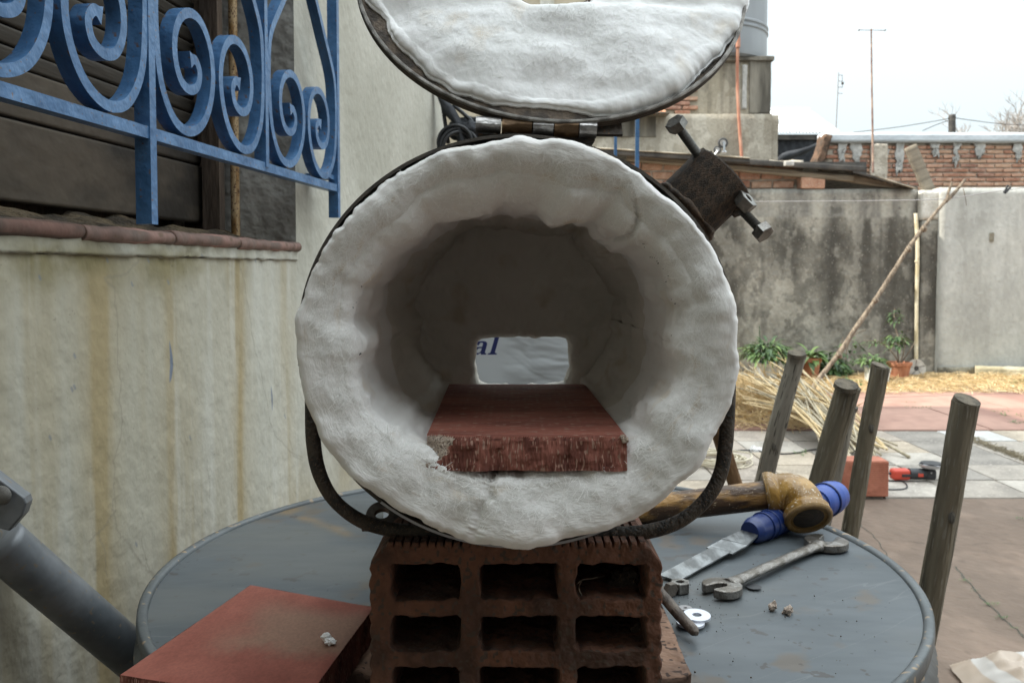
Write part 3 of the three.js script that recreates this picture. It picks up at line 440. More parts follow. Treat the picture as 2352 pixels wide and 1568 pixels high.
{ // shed with a white corrugated roof and dark shade cloth
  const Z = 17.5, s = thing('metal_shed', 'shed with white corrugated roof and black cloth side', 'shed');
  M.whiteTin = mat([0.66, 0.66, 0.655], 0.5, { metalness: 0.1 });
  const A = at(1700, 255.5, 20.5), B = at(1862, 255.5, 20.5), C = at(1700, 303, Z), D = at(1928, 303, Z), n = 30;
  const roof = (off) => grid(n * 8, 6, (u, v) => { const p = A.clone().lerp(B, u).lerp(C.clone().lerp(D, u), v); return [p.x, p.y + 0.026 * Math.cos(u * n * 2 * Math.PI) + off, p.z, u, v]; });
  mesh('roof', merge([roof(0), roof(-0.012)]), M.whiteTin, s); mesh('ridge_cap', taper([A.clone().add(V3(0, 0.02, -0.05)), B.clone().add(V3(0, 0.02, -0.05))], [0.07, 0.07], 8), M.whiteTin, s);
  const E = at(1928, 310, Z), G = at(1700, 310, Z); mesh('fascia', box(E.x - G.x, 0.1, 0.06, (E.x + G.x) / 2, E.y - 0.03, E.z - 0.09), M.darkSheet, s);
  M.cloth = mottled([0.016, 0.018, 0.022], [0.035, 0.038, 0.044], [0.6, 0.6], 5, 5, 0.9, 0.004, {}, 98, 1.5, 256);
  const w0 = at(1700, 314, Z), w1 = at(1900, 314, Z); mesh('shade_cloth', grid(60, 30, (u, v) => [lerp(w0.x, w1.x, u), w0.y - v * 2.6, w0.z - 0.12 + 0.06 * Math.sin(u * 9 + v * 5 + 2 * fbm(u * 3, v * 3)) * (0.3 + v), u * 3, v * 3]), M.cloth, s);
  mesh('cloth_fold', taper([at(1890, 325, 17.3), at(1850, 345, 17.3), at(1800, 362, 17.3), at(1785, 372, 17.3)], [0.03, 0.06, 0.08, 0.05], 8, 24, { rough: 0.5 }), M.cloth, s);
  mesh('shed_wall', box(w1.x - w0.x, 3, 0.1, (w0.x + w1.x) / 2, 1.5, -20), M.darkSheet, s);
}
// masts, wires and the bare tree
M.dullSteel = mat([0.3, 0.29, 0.29], 0.55, { metalness: 0.6 });
{
  const a = thing('antenna_mast', 'tall thin rusty mast with a short crossbar above the brick wall', 'mast'), Z = 12.6; M.mast = mottled([0.2, 0.12, 0.1], [0.4, 0.27, 0.2], [0.2, 0.8], 3, 6, 0.7, 0, {}, 99, 1.8, 128);
  mesh('pole', taper([at(2006, 396, Z), at(2005, 300, Z), at(2003, 180, Z), at(2002, 66, Z)], [0.018, 0.016, 0.014, 0.012], 8, 24), M.mast, a);
  mesh('crossbar', rod(at(1976, 68.5, Z), at(2033, 69.5, Z), 0.006, 8), M.dullSteel, a); for (const u of [1974, 2034]) mesh('bar_end', along(new THREE.CylinderGeometry(0.012, 0.012, 0.03, 10), at(u, 69, Z), V3(0, 1, 0)), M.dullSteel, a);
  const b = thing('tv_antenna', 'slender television antenna with side loops beyond the shed', 'antenna'), Y = 21; mesh('pole', taper([at(1921, 296, Y), at(1924, 230, Y), at(1927, 166, Y)], [0.013, 0.013, 0.01], 6, 16), M.dullSteel, b);
  for (const v of [172, 186, 200, 214]) mesh('dipole', rod(at(1926, v, Y), at(1936, v + 0.5, Y), 0.009, 6), M.dullSteel, b); mesh('side_rod', rod(at(1935, 172, Y), at(1936, 200, Y), 0.008, 6), M.dullSteel, b); mesh('feed_box', rbox(0.05, 0.06, 0.05, 0.01).translate(...at(1936, 191, Y).toArray()), M.darkSheet, b);
  const u = thing('utility_pole', 'dark utility pole top on the skyline at right', 'utility pole'), U = 32; mesh('pole', taper([at(2187.5, 330, U), at(2188, 263, U)], [0.13, 0.12], 10), M.darkSheet, u); mesh('crossarm', rod(at(2179, 271, U), at(2196, 270, U), 0.04, 8), M.darkSheet, u);
  const wires = thing('overhead_wires', 'thin overhead wires running from the utility pole', 'wires');
  for (const l of [[[2190, 270], [2240, 277], [2300, 284], [2420, 290]], [[2186, 271], [2130, 281], [2060, 292], [1960, 304]], [[2186, 274], [2150, 287], [2120, 300]]]) mesh('wire', taper(l.map(([p, q]) => at(p, q, U)), [0.014, 0.014], 5, 20), M.darkSheet, wires);
}
{ // bare tree on the right edge
  const Z = 34, t = thing('bare_tree', 'hazy leafless tree crown at the right edge of the skyline', 'tree'), r = rng(77), twigs = [], limbs = [];
  M.hazeBark = mat([0.36, 0.32, 0.29], 0.95);  // lightened so that distance haze sits in the colour
  const base = at(2345, 330, Z); base.y = 0.7;
  const grow = (p, d, len, rad, lvl) => { const mid = p.clone().addScaledVector(d, len * 0.5).add(V3((r() - 0.5) * len * 0.1, 0, (r() - 0.5) * len * 0.1)), e = p.clone().addScaledVector(d, len); (lvl < 2 ? limbs : twigs).push(taper([p, mid, e], [rad, rad * 0.8, rad * 0.6], lvl < 2 ? 7 : 4, lvl < 2 ? 6 : 3, { open: 1 })); if (lvl > 5) return; const n = lvl < 1 ? 6 : 3; for (let i = 0; i < n; i++) { const a = r() * 6.28, sp = 0.45 + r() * 0.55, q = d.clone().multiplyScalar(1 - sp * 0.3).add(V3(Math.cos(a) * sp, 0.25 + (r() - 0.4) * 0.3, Math.sin(a) * sp)).normalize(); grow(p.clone().lerp(e, lvl < 1 ? 0.7 + r() * 0.3 : 0.5 + r() * 0.5), q, len * (0.55 + r() * 0.2), rad * 0.58, lvl + 1); } };
  grow(base, V3(0, 1, 0), 3.2, 0.17, 0); mesh('trunk', merge(limbs), M.hazeBark, t); mesh('crown', merge(twigs), M.hazeBark, t);
}
// ---------------------------------------------------------------- things in the yard
M.post = mottled([0.045, 0.038, 0.027], [0.2, 0.172, 0.122], [0.16, 0.7], 6, 3, 0.9, 0.003, { speck: [0.5, [0.24, 0.22, 0.18]] }, 110, 1.9);
M.postPale = mottled([0.15, 0.135, 0.11], [0.29, 0.265, 0.22], [0.16, 0.7], 6, 3, 0.9, 0.003, { speck: [0.55, [0.08, 0.07, 0.055]] }, 111, 1.7);
M.postBrown = mottled([0.15, 0.08, 0.035], [0.28, 0.17, 0.085], [0.16, 0.7], 6, 3, 0.8, 0.002, {}, 112, 1.7);
{ // round stakes leaning together behind the drum
  const stake = (A, B, r, m, label, seed, cut) => {
    const t = thing('wooden_stake', label, 'stake', [0, 0, 0], 'stakes standing behind the drum'), d = B.clone().sub(A), ext = A.clone().addScaledVector(d, A.y / -d.y);
    const n = 40, P = (q) => ext.clone().lerp(B, q).add(V3(0.012 * fbm(q * 5, seed, 1), 0, 0.008 * fbm(q * 5, seed, 5)));
    mesh('shaft', taper([...Array(9)].map((_, i) => P(i / 8)), [r * 0.97, r], 20, n, { rough: 0.2, seed, crease: 1 }), m, t);
    const end = mesh('cut_end', metreUV(new THREE.CylinderGeometry(r * 0.97, r * 1.01, 0.007, 26, 1)), M.postEnd ??= mottled([0.07, 0.06, 0.045], [0.15, 0.125, 0.09], [0.05, 0.05], 5, 5, 0.9, 0.001, {}, 113, 1.8, 128), t);
    end.position.copy(B); end.quaternion.setFromUnitVectors(V3(0, 1, 0), d.clone().normalize()); end.rotateX(cut[0]); end.rotateZ(cut[1]);
    const q = P(0.9 - 0.05 * (seed % 3)), kn = mesh('knot', new THREE.SphereGeometry(0.0058, 12, 8).scale(0.8, 1.5, 0.3), M.postPale, t); kn.position.copy(q).add(V3(-r * 0.1, 0, r * 0.98));
    return t;
  };
  stake(at(1768, 1080, 1.5), at(1831, 814, 1.46), 0.0153, M.postPale, 'slim grey stake, leftmost of the leaning stakes behind the drum', 1, [0.1, 0.15]);
  stake(at(1888, 1100, 1.34), at(1944, 886, 1.3), 0.0178, M.post, 'thick dark stake with a pale knot, shorter than its neighbours', 2, [0.12, 0.1]);
  stake(at(1962, 1160, 1.5), at(2021, 842, 1.46), 0.0148, M.post, 'slim dark stake before the red hollow brick', 3, [0.08, -0.12]);
  stake(at(2146, 1320, 1.16), at(2221, 922, 1.12), 0.0168, M.post, 'dark stake nearest the drum edge, rightmost of the leaning stakes', 4, [0.2, -0.1]);
  stake(at(1897, 1150, 1.62), at(1950, 935, 1.6), 0.0165, M.postPale, 'pale stake mostly hidden behind the thick dark stake', 5, [0.1, 0]);
  const b = thing('brown_stake', 'brown stick leaning the other way behind the furnace stand', 'stick'); const A = at(1692, 1120, 1.5), B = at(1636, 950, 1.45), d = B.clone().sub(A);
  mesh('shaft', taper([A.clone().addScaledVector(d, A.y / -d.y), A, B], [0.0125, 0.0125], 14, 30, { rough: 0.08 }), M.postBrown, b);
}
{ // red hollow brick lying on the slabs
  const p = onY(1972, 1143, 0.008), t = thing('hollow_brick', 'red hollow brick lying on the grey slabs behind the stakes', 'brick', [p.x, 0.008, p.z - 0.06]);
  M.redBlock = mottled([0.3, 0.1, 0.06], [0.42, 0.16, 0.1], [0.3, 0.3], 4, 4, 0.85, 0.002, {}, 115, 1.3, 256);
  const s = new THREE.Shape(), W = 0.312, H = 0.185; s.moveTo(-W / 2, 0); const N = 38; for (let i = 0; i < N; i++) { s.lineTo(-W / 2 + W * (i + 0.5) / N, 0.0); } s.lineTo(W / 2, 0); s.lineTo(W / 2, H - 0.012); s.lineTo(W / 2 - 0.012, H); s.lineTo(-W / 2 + 0.012, H); s.lineTo(-W / 2, H - 0.012); s.closePath();
  const rib = new THREE.Shape(); rib.moveTo(0, 0); for (let i = 0; i < 17; i++) { const y = 0.008 + i * 0.0105; rib.lineTo(0.059, y); rib.lineTo(0.0615, y + 0.002); rib.lineTo(0.0615, y + 0.0055); rib.lineTo(0.059, y + 0.0075); } rib.lineTo(0.059, H); rib.lineTo(-0.059, H); rib.lineTo(-0.059, 0); rib.closePath();
  const g = new THREE.ExtrudeGeometry(rib, { depth: W - 0.01, bevelEnabled: true, bevelSize: 0.005, bevelThickness: 0.005, bevelSegments: 2 }).translate(0, 0, -W / 2 + 0.005).rotateY(-Math.PI / 2).translate(0, 0.004, 0);
  mesh('body', metreUV(g), M.redBlock, t); t.rotation.y = -0.03;
}
{ // angle grinder
  const p = onY(2105, 1103, 0.012), t = thing('angle_grinder', 'red and black angle grinder lying beside the hollow brick', 'angle grinder', [p.x, 0.012, p.z]);
  M.red = mat([0.5, 0.055, 0.03], 0.45); M.black = mat([0.022, 0.023, 0.026], 0.5); M.steel = mat([0.5, 0.51, 0.53], 0.35, { metalness: 0.9 });
  mesh('rear_housing', rough(new RoundedBoxGeometry(0.105, 0.062, 0.062, 5, 0.018).translate(-0.092, 0.036, 0), 0.0015, 0.05, 1, 2), M.red, t);
  mesh('vent_panel', rbox(0.052, 0.016, 0.006, 0.002, -0.068, 0.034, 0.031), M.black, t); mesh('motor_housing', merge([along(new THREE.CylinderGeometry(0.032, 0.03, 0.085, 22), V3(0, 0.037, 0), V3(0, 0, 1)).rotateX(0).rotateZ(0)].map(() => metreUV(new THREE.CylinderGeometry(0.032, 0.031, 0.09, 24).rotateZ(Math.PI / 2).translate(0.004, 0.037, 0)))), M.black, t);
  mesh('badge', rbox(0.03, 0.018, 0.006, 0.002, 0.012, 0.036, 0.0305), M.red, t); mesh('gear_head', rough(new RoundedBoxGeometry(0.06, 0.058, 0.06, 4, 0.014).translate(0.075, 0.037, 0), 0.001, 0.03, 3), M.black, t);
  mesh('head_bolt', along(new THREE.CylinderGeometry(0.005, 0.005, 0.006, 12), V3(0.07, 0.05, 0.031), V3(0, 0, 1)), M.steel, t);
  mesh('disc_guard', merge([toCreasedNormals(new THREE.LatheGeometry([[0, 0.02], [0.058, 0.02], [0.066, 0.014], [0.066, 0], [0.062, 0], [0.062, 0.012]].map((q) => new THREE.Vector2(...q)), 40), 0.5).rotateX(Math.PI).translate(0.085, 0.094, 0)]), M.steel, t); mesh('grinding_disc', new THREE.CylinderGeometry(0.057, 0.057, 0.004, 40).translate(0.085, 0.099, 0), M.black, t);
  const tail = mesh('strain_relief', metreUV(taper([V3(-0.142, 0.04, 0), V3(-0.165, 0.038, 0), V3(-0.19, 0.034, 0.01)], [0.008, 0.005, 0.0035], 10)), M.black, t);
  const cord = thing('grinder_cord', 'black power cord looping beside the hollow brick', 'cord'); const q = (u, v) => onY(u, v, 0.014);
  mesh('cord', taper([p.clone().add(V3(-0.18, 0.034, 0.01)), p.clone().add(V3(-0.26, 0.03, -0.03)), q(2020, 1090), q(2046, 1104), q(2068, 1104), q(2083, 1112), q(2079, 1122), q(2056, 1124), q(2036, 1123), q(2000, 1110)], [0.0038, 0.0038], 8, 90), M.black, cord);
  const c2 = thing('floor_cable', 'black cable lying across the slabs left of the thick stake', 'cable'); mesh('cable', taper([q(1560, 1040), q(1650, 1036), q(1700, 1034), q(1735, 1034), q(1760, 1039), q(1800, 1042), q(1840, 1038), q(1870, 1032), q(1905, 1031), q(1935, 1040)], [0.005, 0.005], 8, 90), M.black, c2);
  const bag = thing('plastic_scrap', 'crumpled clear plastic scrap on the cable', 'plastic scrap', q(1742, 1034).toArray()); mesh('film', rough(new THREE.IcosahedronGeometry(0.035, 4).scale(1.4, 0.6, 1), 0.022, 0.03, 4, 3, 0.3), new THREE.MeshPhysicalMaterial({ color: 0xffffff, roughness: 0.3, transmission: 0.7, thickness: 0, side: THREE.DoubleSide }), bag);
}
{ // coil of cream cord
  const p = onY(1648, 1062, 0.01), t = thing('cord_coil', 'coil of cream coloured cord on the slabs behind the furnace', 'cord coil', [p.x, 0.01, p.z]), r = rng(8), pts = []; M.cream = mottled([0.5, 0.45, 0.34], [0.66, 0.6, 0.47], [0.1, 0.1], 4, 4, 0.8, 0, {}, 118, 1.3, 128);
  for (let i = 0; i < 150; i++) { const a = i * 0.52, k = 0.155 + 0.035 * Math.sin(i * 0.093) + 0.012 * Math.sin(i * 0.7); pts.push(V3(Math.cos(a) * k * 1.0 + 0.02 * Math.sin(i * 0.05), 0.006 + i * 0.00028 + 0.004 * Math.sin(i * 1.7), Math.sin(a) * k + 0.02 * Math.cos(i * 0.06))); }
  mesh('cord', taper(pts, [0.0048, 0.0048], 7, 900), M.cream, t);
}
// prop stick, clothes line, peg
M.stick = mottled([0.1, 0.072, 0.05], [0.22, 0.17, 0.12], [0.1, 0.5], 4, 6, 0.9, 0.004, { speck: [0.5, [0.36, 0.31, 0.24]] }, 120, 1.8);
{
  const Z0 = 7.9, Z1 = 8.6, t = thing('prop_stick', 'long forked branch propping up the clothes line', 'stick'), z = (k) => lerp(Z0, Z1, k), A = onY(1848, 920, 0.03);
  const P = [[1850, 920, 0], [1880, 872, 0.1], [1925, 815, 0.22], [1965, 755, 0.36], [2010, 690, 0.5], [2050, 628, 0.62], [2085, 573, 0.72], [2120, 525, 0.82], [2150, 488, 0.9], [2176, 458, 0.95]].map(([u, v, k], i) => i ? at(u, v, z(k)) : A);
  mesh('branch', metreUV(taper(P, [0.025, 0.023, 0.021, 0.02, 0.017, 0.014], 12, 90, { rough: 0.28, seed: 3 })), M.stick, t);
  mesh('fork', metreUV(taper([at(2172, 463, 8.57), at(2190, 446, 8.6), at(2218, 412, 8.66)], [0.02, 0.018, 0.013], 9, 24, { rough: 0.2 })), M.stick, t); mesh('fork', metreUV(taper([at(2176, 458, 8.57), at(2180, 440, 8.58), at(2188, 418, 8.6)], [0.016, 0.013, 0.01], 9, 20, { rough: 0.2 })), M.stick, t);
  for (const k of [2, 4, 6, 7]) mesh('knot', rough(new THREE.SphereGeometry(0.03, 10, 8), 0.01, 0.03, k), M.stick, t).position.copy(P[k]).add(V3(0.006, 0, 0.012));
  const l = thing('clothes_line', 'thin wire clothes line across the garden wall', 'clothes line'); mesh('wire', taper([at(1560, 470, 9.7), at(1725, 463.5, 9.4), at(2000, 461, 8.9), at(2177, 456, 8.6), at(2270, 442, 8.5), at(2420, 422, 8.3)], [0.0042, 0.0042], 6, 40), M.dullSteel, l);
  const g = thing('clothes_peg', 'dark clothes peg clipped on the line at right', 'clothes peg', at(2314, 435, 8.44).toArray()); for (const s of [-1, 1]) { const o = mesh('peg_half', rbox(0.085, 0.018, 0.014, 0.004, 0, s * 0.011, 0), M.black, g); o.rotation.z = s * 0.12; } mesh('spring', new THREE.TorusGeometry(0.012, 0.004, 8, 16), M.dullSteel, g); g.rotation.z = 0.95;
  const st2 = thing('dangling_twig', 'thin brown twig hanging from the clothes line fork', 'twig'); mesh('twig', taper([at(2213, 432, 8.62), at(2218, 452, 8.6), at(2221, 472, 8.6)], [0.004, 0.003], 6), M.stick, st2);
}
// pots and plants along the wall
M.leaf = [[0.045, 0.1, 0.02], [0.07, 0.14, 0.03], [0.11, 0.19, 0.045], [0.03, 0.075, 0.022]].map((c) => new THREE.MeshPhysicalMaterial({ color: new THREE.Color().setRGB(...c), roughness: 0.6, side: THREE.DoubleSide, transmission: 0.25, thickness: 0 }));
function leafGeo(list) {                                           // [base, direction, length, width, droop]
  const pos = [];
  for (const [b, d, L, w, droop] of list) {
    const dn = d.clone().normalize(), s = dn.clone().cross(V3(0, 1, 0.01)).normalize(), up = s.clone().cross(dn), N = 4, pt = (k) => b.clone().addScaledVector(dn, L * k).add(V3(0, -droop * L * k * k, 0)), W = [0.12, 0.85, 1, 0.62, 0.03];
    for (let i = 0; i < N; i++) { const a = pt(i / N), c = pt((i + 1) / N); for (const q of [-1, 1]) { const A = a.clone().addScaledVector(s, q * w / 2 * W[i]).addScaledVector(up, w * 0.18 * W[i]), C = c.clone().addScaledVector(s, q * w / 2 * W[i + 1]).addScaledVector(up, w * 0.18 * W[i + 1]); const T = q > 0 ? [a, c, C, a, C, A] : [a, C, c, a, A, C]; for (const v of T) pos.push(v.x, v.y, v.z); } }
  }
  const g = new THREE.BufferGeometry(); g.setAttribute('position', new THREE.Float32BufferAttribute(pos, 3)); g.computeVertexNormals(); return metreUV(g);
}
function potGeo(r0, r1, h, lip = 0.02) { return toCreasedNormals(new THREE.LatheGeometry([[0, 0], [r0, 0], [lerp(r0, r1, 0.8), h * 0.8], [lerp(r0, r1, 0.82) + lip * 0.5, h * 0.82], [r1 + lip * 0.5, h], [r1 - lip * 0.4, h], [lerp(r0, r1, 0.8) - lip * 0.4, h * 0.85], [0, h * 0.84]].map((q) => new THREE.Vector2(...q)), 32), 0.5); }
M.terraPot = mottled([0.3, 0.115, 0.06], [0.42, 0.19, 0.11], [0.2, 0.2], 4, 4, 0.8, 0.001, {}, 125, 1.4, 256);
M.galv = mottled([0.42, 0.46, 0.49], [0.6, 0.64, 0.67], [0.3, 0.3], 4, 4, 0.4, 0, { metalness: 0.3 }, 126, 1.4, 256);
M.whiteBag = mottled([0.52, 0.52, 0.49], [0.68, 0.68, 0.65], [0.3, 0.3], 4, 4, 0.6, 0.002, {}, 127, 1.4, 256);
function bushy(parent, n, seed, ctr, rx, ry, len, wid, ms) { const r = rng(seed), L = [[], [], [], []]; for (let i = 0; i < n; i++) { const a = r() * 6.28, k = Math.sqrt(r()), e = r(); const b = V3(ctr.x + Math.cos(a) * rx * k * 0.6, ctr.y + e * ry * (1 - 0.4 * k), ctr.z + Math.sin(a) * rx * k * 0.5), d = V3(Math.cos(a) * (0.4 + k), 0.75 - k * 0.5 + (r() - 0.5) * 0.6, Math.sin(a) * (0.4 + k)); L[(r() * ms.length) | 0].push([b, d, len * (0.6 + r() * 0.7), wid * (0.6 + r() * 0.6), 0.25 + r() * 0.7]); } ms.forEach((m, i) => { if (L[i].length) mesh('foliage', leafGeo(L[i]), m, parent); }); }
{
  const Z = 9.45, at0 = (u) => onY(u, 618 + 2400 / Z, 0.02), sc = Z / 2000;
  let t = thing('potted_plant', 'bushy bright green plant in a galvanised bucket by the wall', 'potted plant', at0(1752).add(V3(0, 0, 0.1)).toArray()); const k = 1 / sc;
  mesh('bucket', potGeo(0.105, 0.135, 0.2, 0.012), M.galv, t); bushy(t, 300, 3, V3(0.03, 0.23, -0.02), 0.36, 0.2, 0.14, 0.042, [M.leaf[0], M.leaf[1], M.leaf[2], M.leaf[3]]); mesh('stem', taper([V3(-0.05, 0.15, 0), V3(-0.06, 0.4, 0), V3(-0.07, 0.58, 0)], [0.008, 0.006, 0.004], 6), M.leaf[3], t);
  t = thing('potted_plant', 'broad leaved plant in a terracotta pot behind the first stake', 'potted plant', at0(1858).toArray()); mesh('pot', potGeo(0.09, 0.125, 0.24), M.terraPot, t); bushy(t, 46, 5, V3(0, 0.2, 0), 0.16, 0.1, 0.2, 0.07, [M.leaf[1], M.leaf[2], M.leaf[0]]);
  t = thing('potted_plant', 'trailing plant in a ragged white bag planter by the wall', 'potted plant', at0(1990).add(V3(0, 0, 0.28)).toArray());
  mesh('planter_bag', rough(grid(64, 16, (u, v) => { const a = u * 2 * Math.PI, r = 0.105 + 0.02 * v + 0.008 * Math.sin(a * 7 + v * 4); return [Math.cos(a) * r, v * (0.17 + 0.03 * fbm(Math.cos(a) * 3, Math.sin(a) * 3, 2)), Math.sin(a) * r]; }, true), 0.006, 0.06, 5), M.whiteBag, t); mesh('potting_soil', new THREE.CylinderGeometry(0.1, 0.1, 0.02, 24).translate(0, 0.13, 0), M.dirtDark, t);
  bushy(t, 90, 8, V3(-0.04, 0.19, -0.04), 0.2, 0.1, 0.09, 0.034, [M.leaf[1], M.leaf[0], M.leaf[2]]);
  t = thing('potted_plant', 'tall thin climbing plant in a terracotta pot beside the stone disc', 'potted plant', at0(2066).toArray()); mesh('pot', potGeo(0.085, 0.12, 0.19), M.terraPot, t);
  const stems = [[[0, 0.15, 0], [-0.02, 0.3, 0], [0.0, 0.45, -0.05], [-0.02, 0.6, -0.1], [0.0, 0.76, -0.14]], [[0, 0.15, 0], [-0.06, 0.26, 0.02], [-0.2, 0.4, 0], [-0.38, 0.42, 0]], [[0, 0.15, 0], [0.1, 0.3, 0], [0.17, 0.4, -0.02]], [[0, 0.15, 0], [0.03, 0.28, 0.02], [0.06, 0.42, 0]]].map((s) => taper(s.map((p) => V3(...p)), [0.008, 0.004], 6, 20)); mesh('stem', merge(stems), M.stick, t);
  bushy(t, 70, 10, V3(0.0, 0.34, -0.06), 0.13, 0.2, 0.09, 0.04, [M.leaf[1], M.leaf[0], M.leaf[2], M.leaf[3]]); bushy(t, 40, 11, V3(0.0, 0.6, -0.12), 0.07, 0.16, 0.08, 0.036, [M.leaf[1], M.leaf[0], M.leaf[3]]); bushy(t, 26, 12, V3(-0.24, 0.36, 0), 0.2, 0.06, 0.07, 0.03, [M.leaf[0], M.leaf[2]]);
  t = thing('garden_plant', 'low dark green plant growing in the soil between the pots', 'plant', at0(1918).add(V3(0, 0, -0.1)).toArray()); bushy(t, 170, 14, V3(0, 0.02, -0.1), 0.27, 0.24, 0.13, 0.05, [M.leaf[0], M.leaf[3], M.leaf[1]]);
  t = thing('garden_plant', 'pale green low plant with upright leaves at the foot of the stick', 'plant', onY(1935, 868, 0.02).toArray()); bushy(t, 60, 15, V3(-0.03, 0.03, 0), 0.15, 0.08, 0.13, 0.042, [M.leaf[2], M.leaf[1]]);
  t = thing('garden_plant', 'small rosette weed lying just behind the thick stake', 'plant', onY(1950, 882, 0.02).toArray()); bushy(t, 34, 16, V3(0, 0.01, 0), 0.14, 0.03, 0.16, 0.035, [M.leaf[2]]);
  t = thing('climbing_vine', 'sparse vine climbing the mouldy wall above the white planter', 'vine', at0(1960).toArray()); mesh('stem', merge([[[0, 0.05, -0.2], [0.02, 0.3, -0.24], [0.1, 0.46, -0.24], [0.22, 0.52, -0.22]], [[0, 0.05, -0.2], [-0.05, 0.25, -0.24], [-0.02, 0.44, -0.24]]].map((s) => taper(s.map((p) => V3(...p)), [0.005, 0.004], 6, 14))), M.stick, t); bushy(t, 60, 18, V3(0.04, 0.12, -0.22), 0.24, 0.36, 0.08, 0.035, [M.leaf[0], M.leaf[1], M.leaf[3]]);
  // round pale disc with spokes, leaning on the wall
  t = thing('stone_disc', 'round pale slotted disc leaning against the wall pillar', 'disc', at(2105, 846, 9.42).toArray()); M.disc = mottled([0.34, 0.31, 0.27], [0.48, 0.45, 0.4], [0.3, 0.3], 4, 4, 0.85, 0.002, {}, 130, 1.4, 256);
  mesh('disc_back', new THREE.CylinderGeometry(0.094, 0.094, 0.012, 48).rotateX(Math.PI / 2).translate(0, 0, -0.012), M.darkSheet, t); for (let i = 0; i < 5; i++) { const s = new THREE.Shape(), a0 = i * 1.2566 + 0.34, a1 = a0 + 1.12; s.moveTo(0.026 * Math.cos(a0 + 0.35), 0.026 * Math.sin(a0 + 0.35)); s.absarc(0, 0, 0.1, a0, a1, false); s.absarc(0, 0, 0.026, a1 + 0.25, a0 + 0.35, true); s.closePath(); mesh('segment', new THREE.ExtrudeGeometry(s, { depth: 0.01, bevelEnabled: true, bevelSize: 0.0015, bevelThickness: 0.0015, bevelSegments: 1 }), M.disc, t); } mesh('hub', new THREE.CylinderGeometry(0.017, 0.017, 0.03, 20).rotateX(Math.PI / 2), M.darkSheet, t); t.rotation.x = -0.15;
}
{ // the kerb and weeds at the right, weeds in the joints
  M.kerb = mottled([0.34, 0.3, 0.2], [0.5, 0.45, 0.33], [0.5, 0.5], 4, 4, 0.95, 0.006, {}, 133, 1.5, 256);
  const A = onY(2250, 872, 0), k = thing('garden_kerb', 'low sunlit mossy kerb at the foot of the pale wall', 'kerb'); const o = mesh('kerb_block', rough(new THREE.BoxGeometry(1.7, 0.13, 0.16, 30, 4, 4), 0.006, 0.1, 2), M.kerb, k); o.position.set(A.x + 0.86, 0.06, A.z + 0.1); o.rotation.y = -0.42; 
  const tuft = (u, v, n, h, sp, label, seed) => { const p = onY(u, v, 0.006), t = thing('weed_tuft', label, 'weed', p.toArray()), r = rng(seed), L = []; for (let i = 0; i < n; i++) { const a = r() * 6.28; L.push([V3((r() - 0.5) * sp, 0, (r() - 0.5) * sp * 0.5), V3(Math.cos(a) * 0.7, 0.35 + r() * 0.8, Math.sin(a) * 0.7), h * (0.6 + r() * 0.7), h * 0.09, 0.4 + r() * 0.5]); } mesh('blades', leafGeo(L), M.leaf[1 + (seed % 2)], t); };
  tuft(2330, 862, 60, 0.24, 0.3, 'tall grass tuft on the kerb at the right edge', 1); tuft(2270, 868, 36, 0.16, 0.2, 'small grass tuft on the kerb end', 2); tuft(2345, 885, 50, 0.17, 0.26, 'grass tuft below the kerb at the right edge', 3);
  [[2110, 937, 26, 0.05, 0.22, 'flat weed in the sunlit cement joint, the larger one'], [2088, 924, 12, 0.04, 0.14, 'tiny weed in the sunlit cement near the flat weed'], [2030, 916, 10, 0.03, 0.12, 'tiny weed on the sunlit cement behind the tall slim stake'], [2330, 955, 30, 0.07, 0.24, 'weed in the cement joint at the right edge, in the sun'], [2300, 945, 16, 0.05, 0.16, 'small weed beside the joint weed near the right edge'], [1842, 1043, 8, 0.09, 0.08, 'curled green leaf on the slabs beside the first stake'], [2345, 972, 20, 0.08, 0.16, 'bright weed at the far right of the shaded cement'],
   [2222, 1333, 12, 0.022, 0.035, 'small flat weed in the cement crack, farthest of the row'], [2240, 1355, 8, 0.016, 0.03, 'faint weed second along the cement crack'], [2278, 1386, 18, 0.025, 0.05, 'weed in the middle of the row along the crack'], [2305, 1418, 16, 0.024, 0.04, 'rounded green weed fourth along the crack'], [2330, 1442, 8, 0.018, 0.03, 'thin weed nearest the sack in the crack row'], [2345, 1192, 10, 0.03, 0.05, 'small weed alone on the reddish cement at right']].forEach(([u, v, n, h, sp, l], i) => tuft(u, v, n, h, sp, l, 20 + i));
  // dry grass along the diagonal slab joint
  const g = mesh('joint_grass', strawGeo(420, 51, (r) => { const k = r(), p = onY(lerp(2225, 2420, k), lerp(1005, 1080, k), 0.012); return [p.add(V3((r() - 0.5) * 0.08, r() * 0.01, (r() - 0.5) * 0.06)), 0.03 + r() * 0.06, 0.003, r() * 6.3, (r() - 0.3) * 0.8]; }), M.strawGrey, scene); g.userData.kind = 'stuff'; g.userData.label = 'dry grass growing in the diagonal slab joint at right'; g.userData.category = 'grass';
}
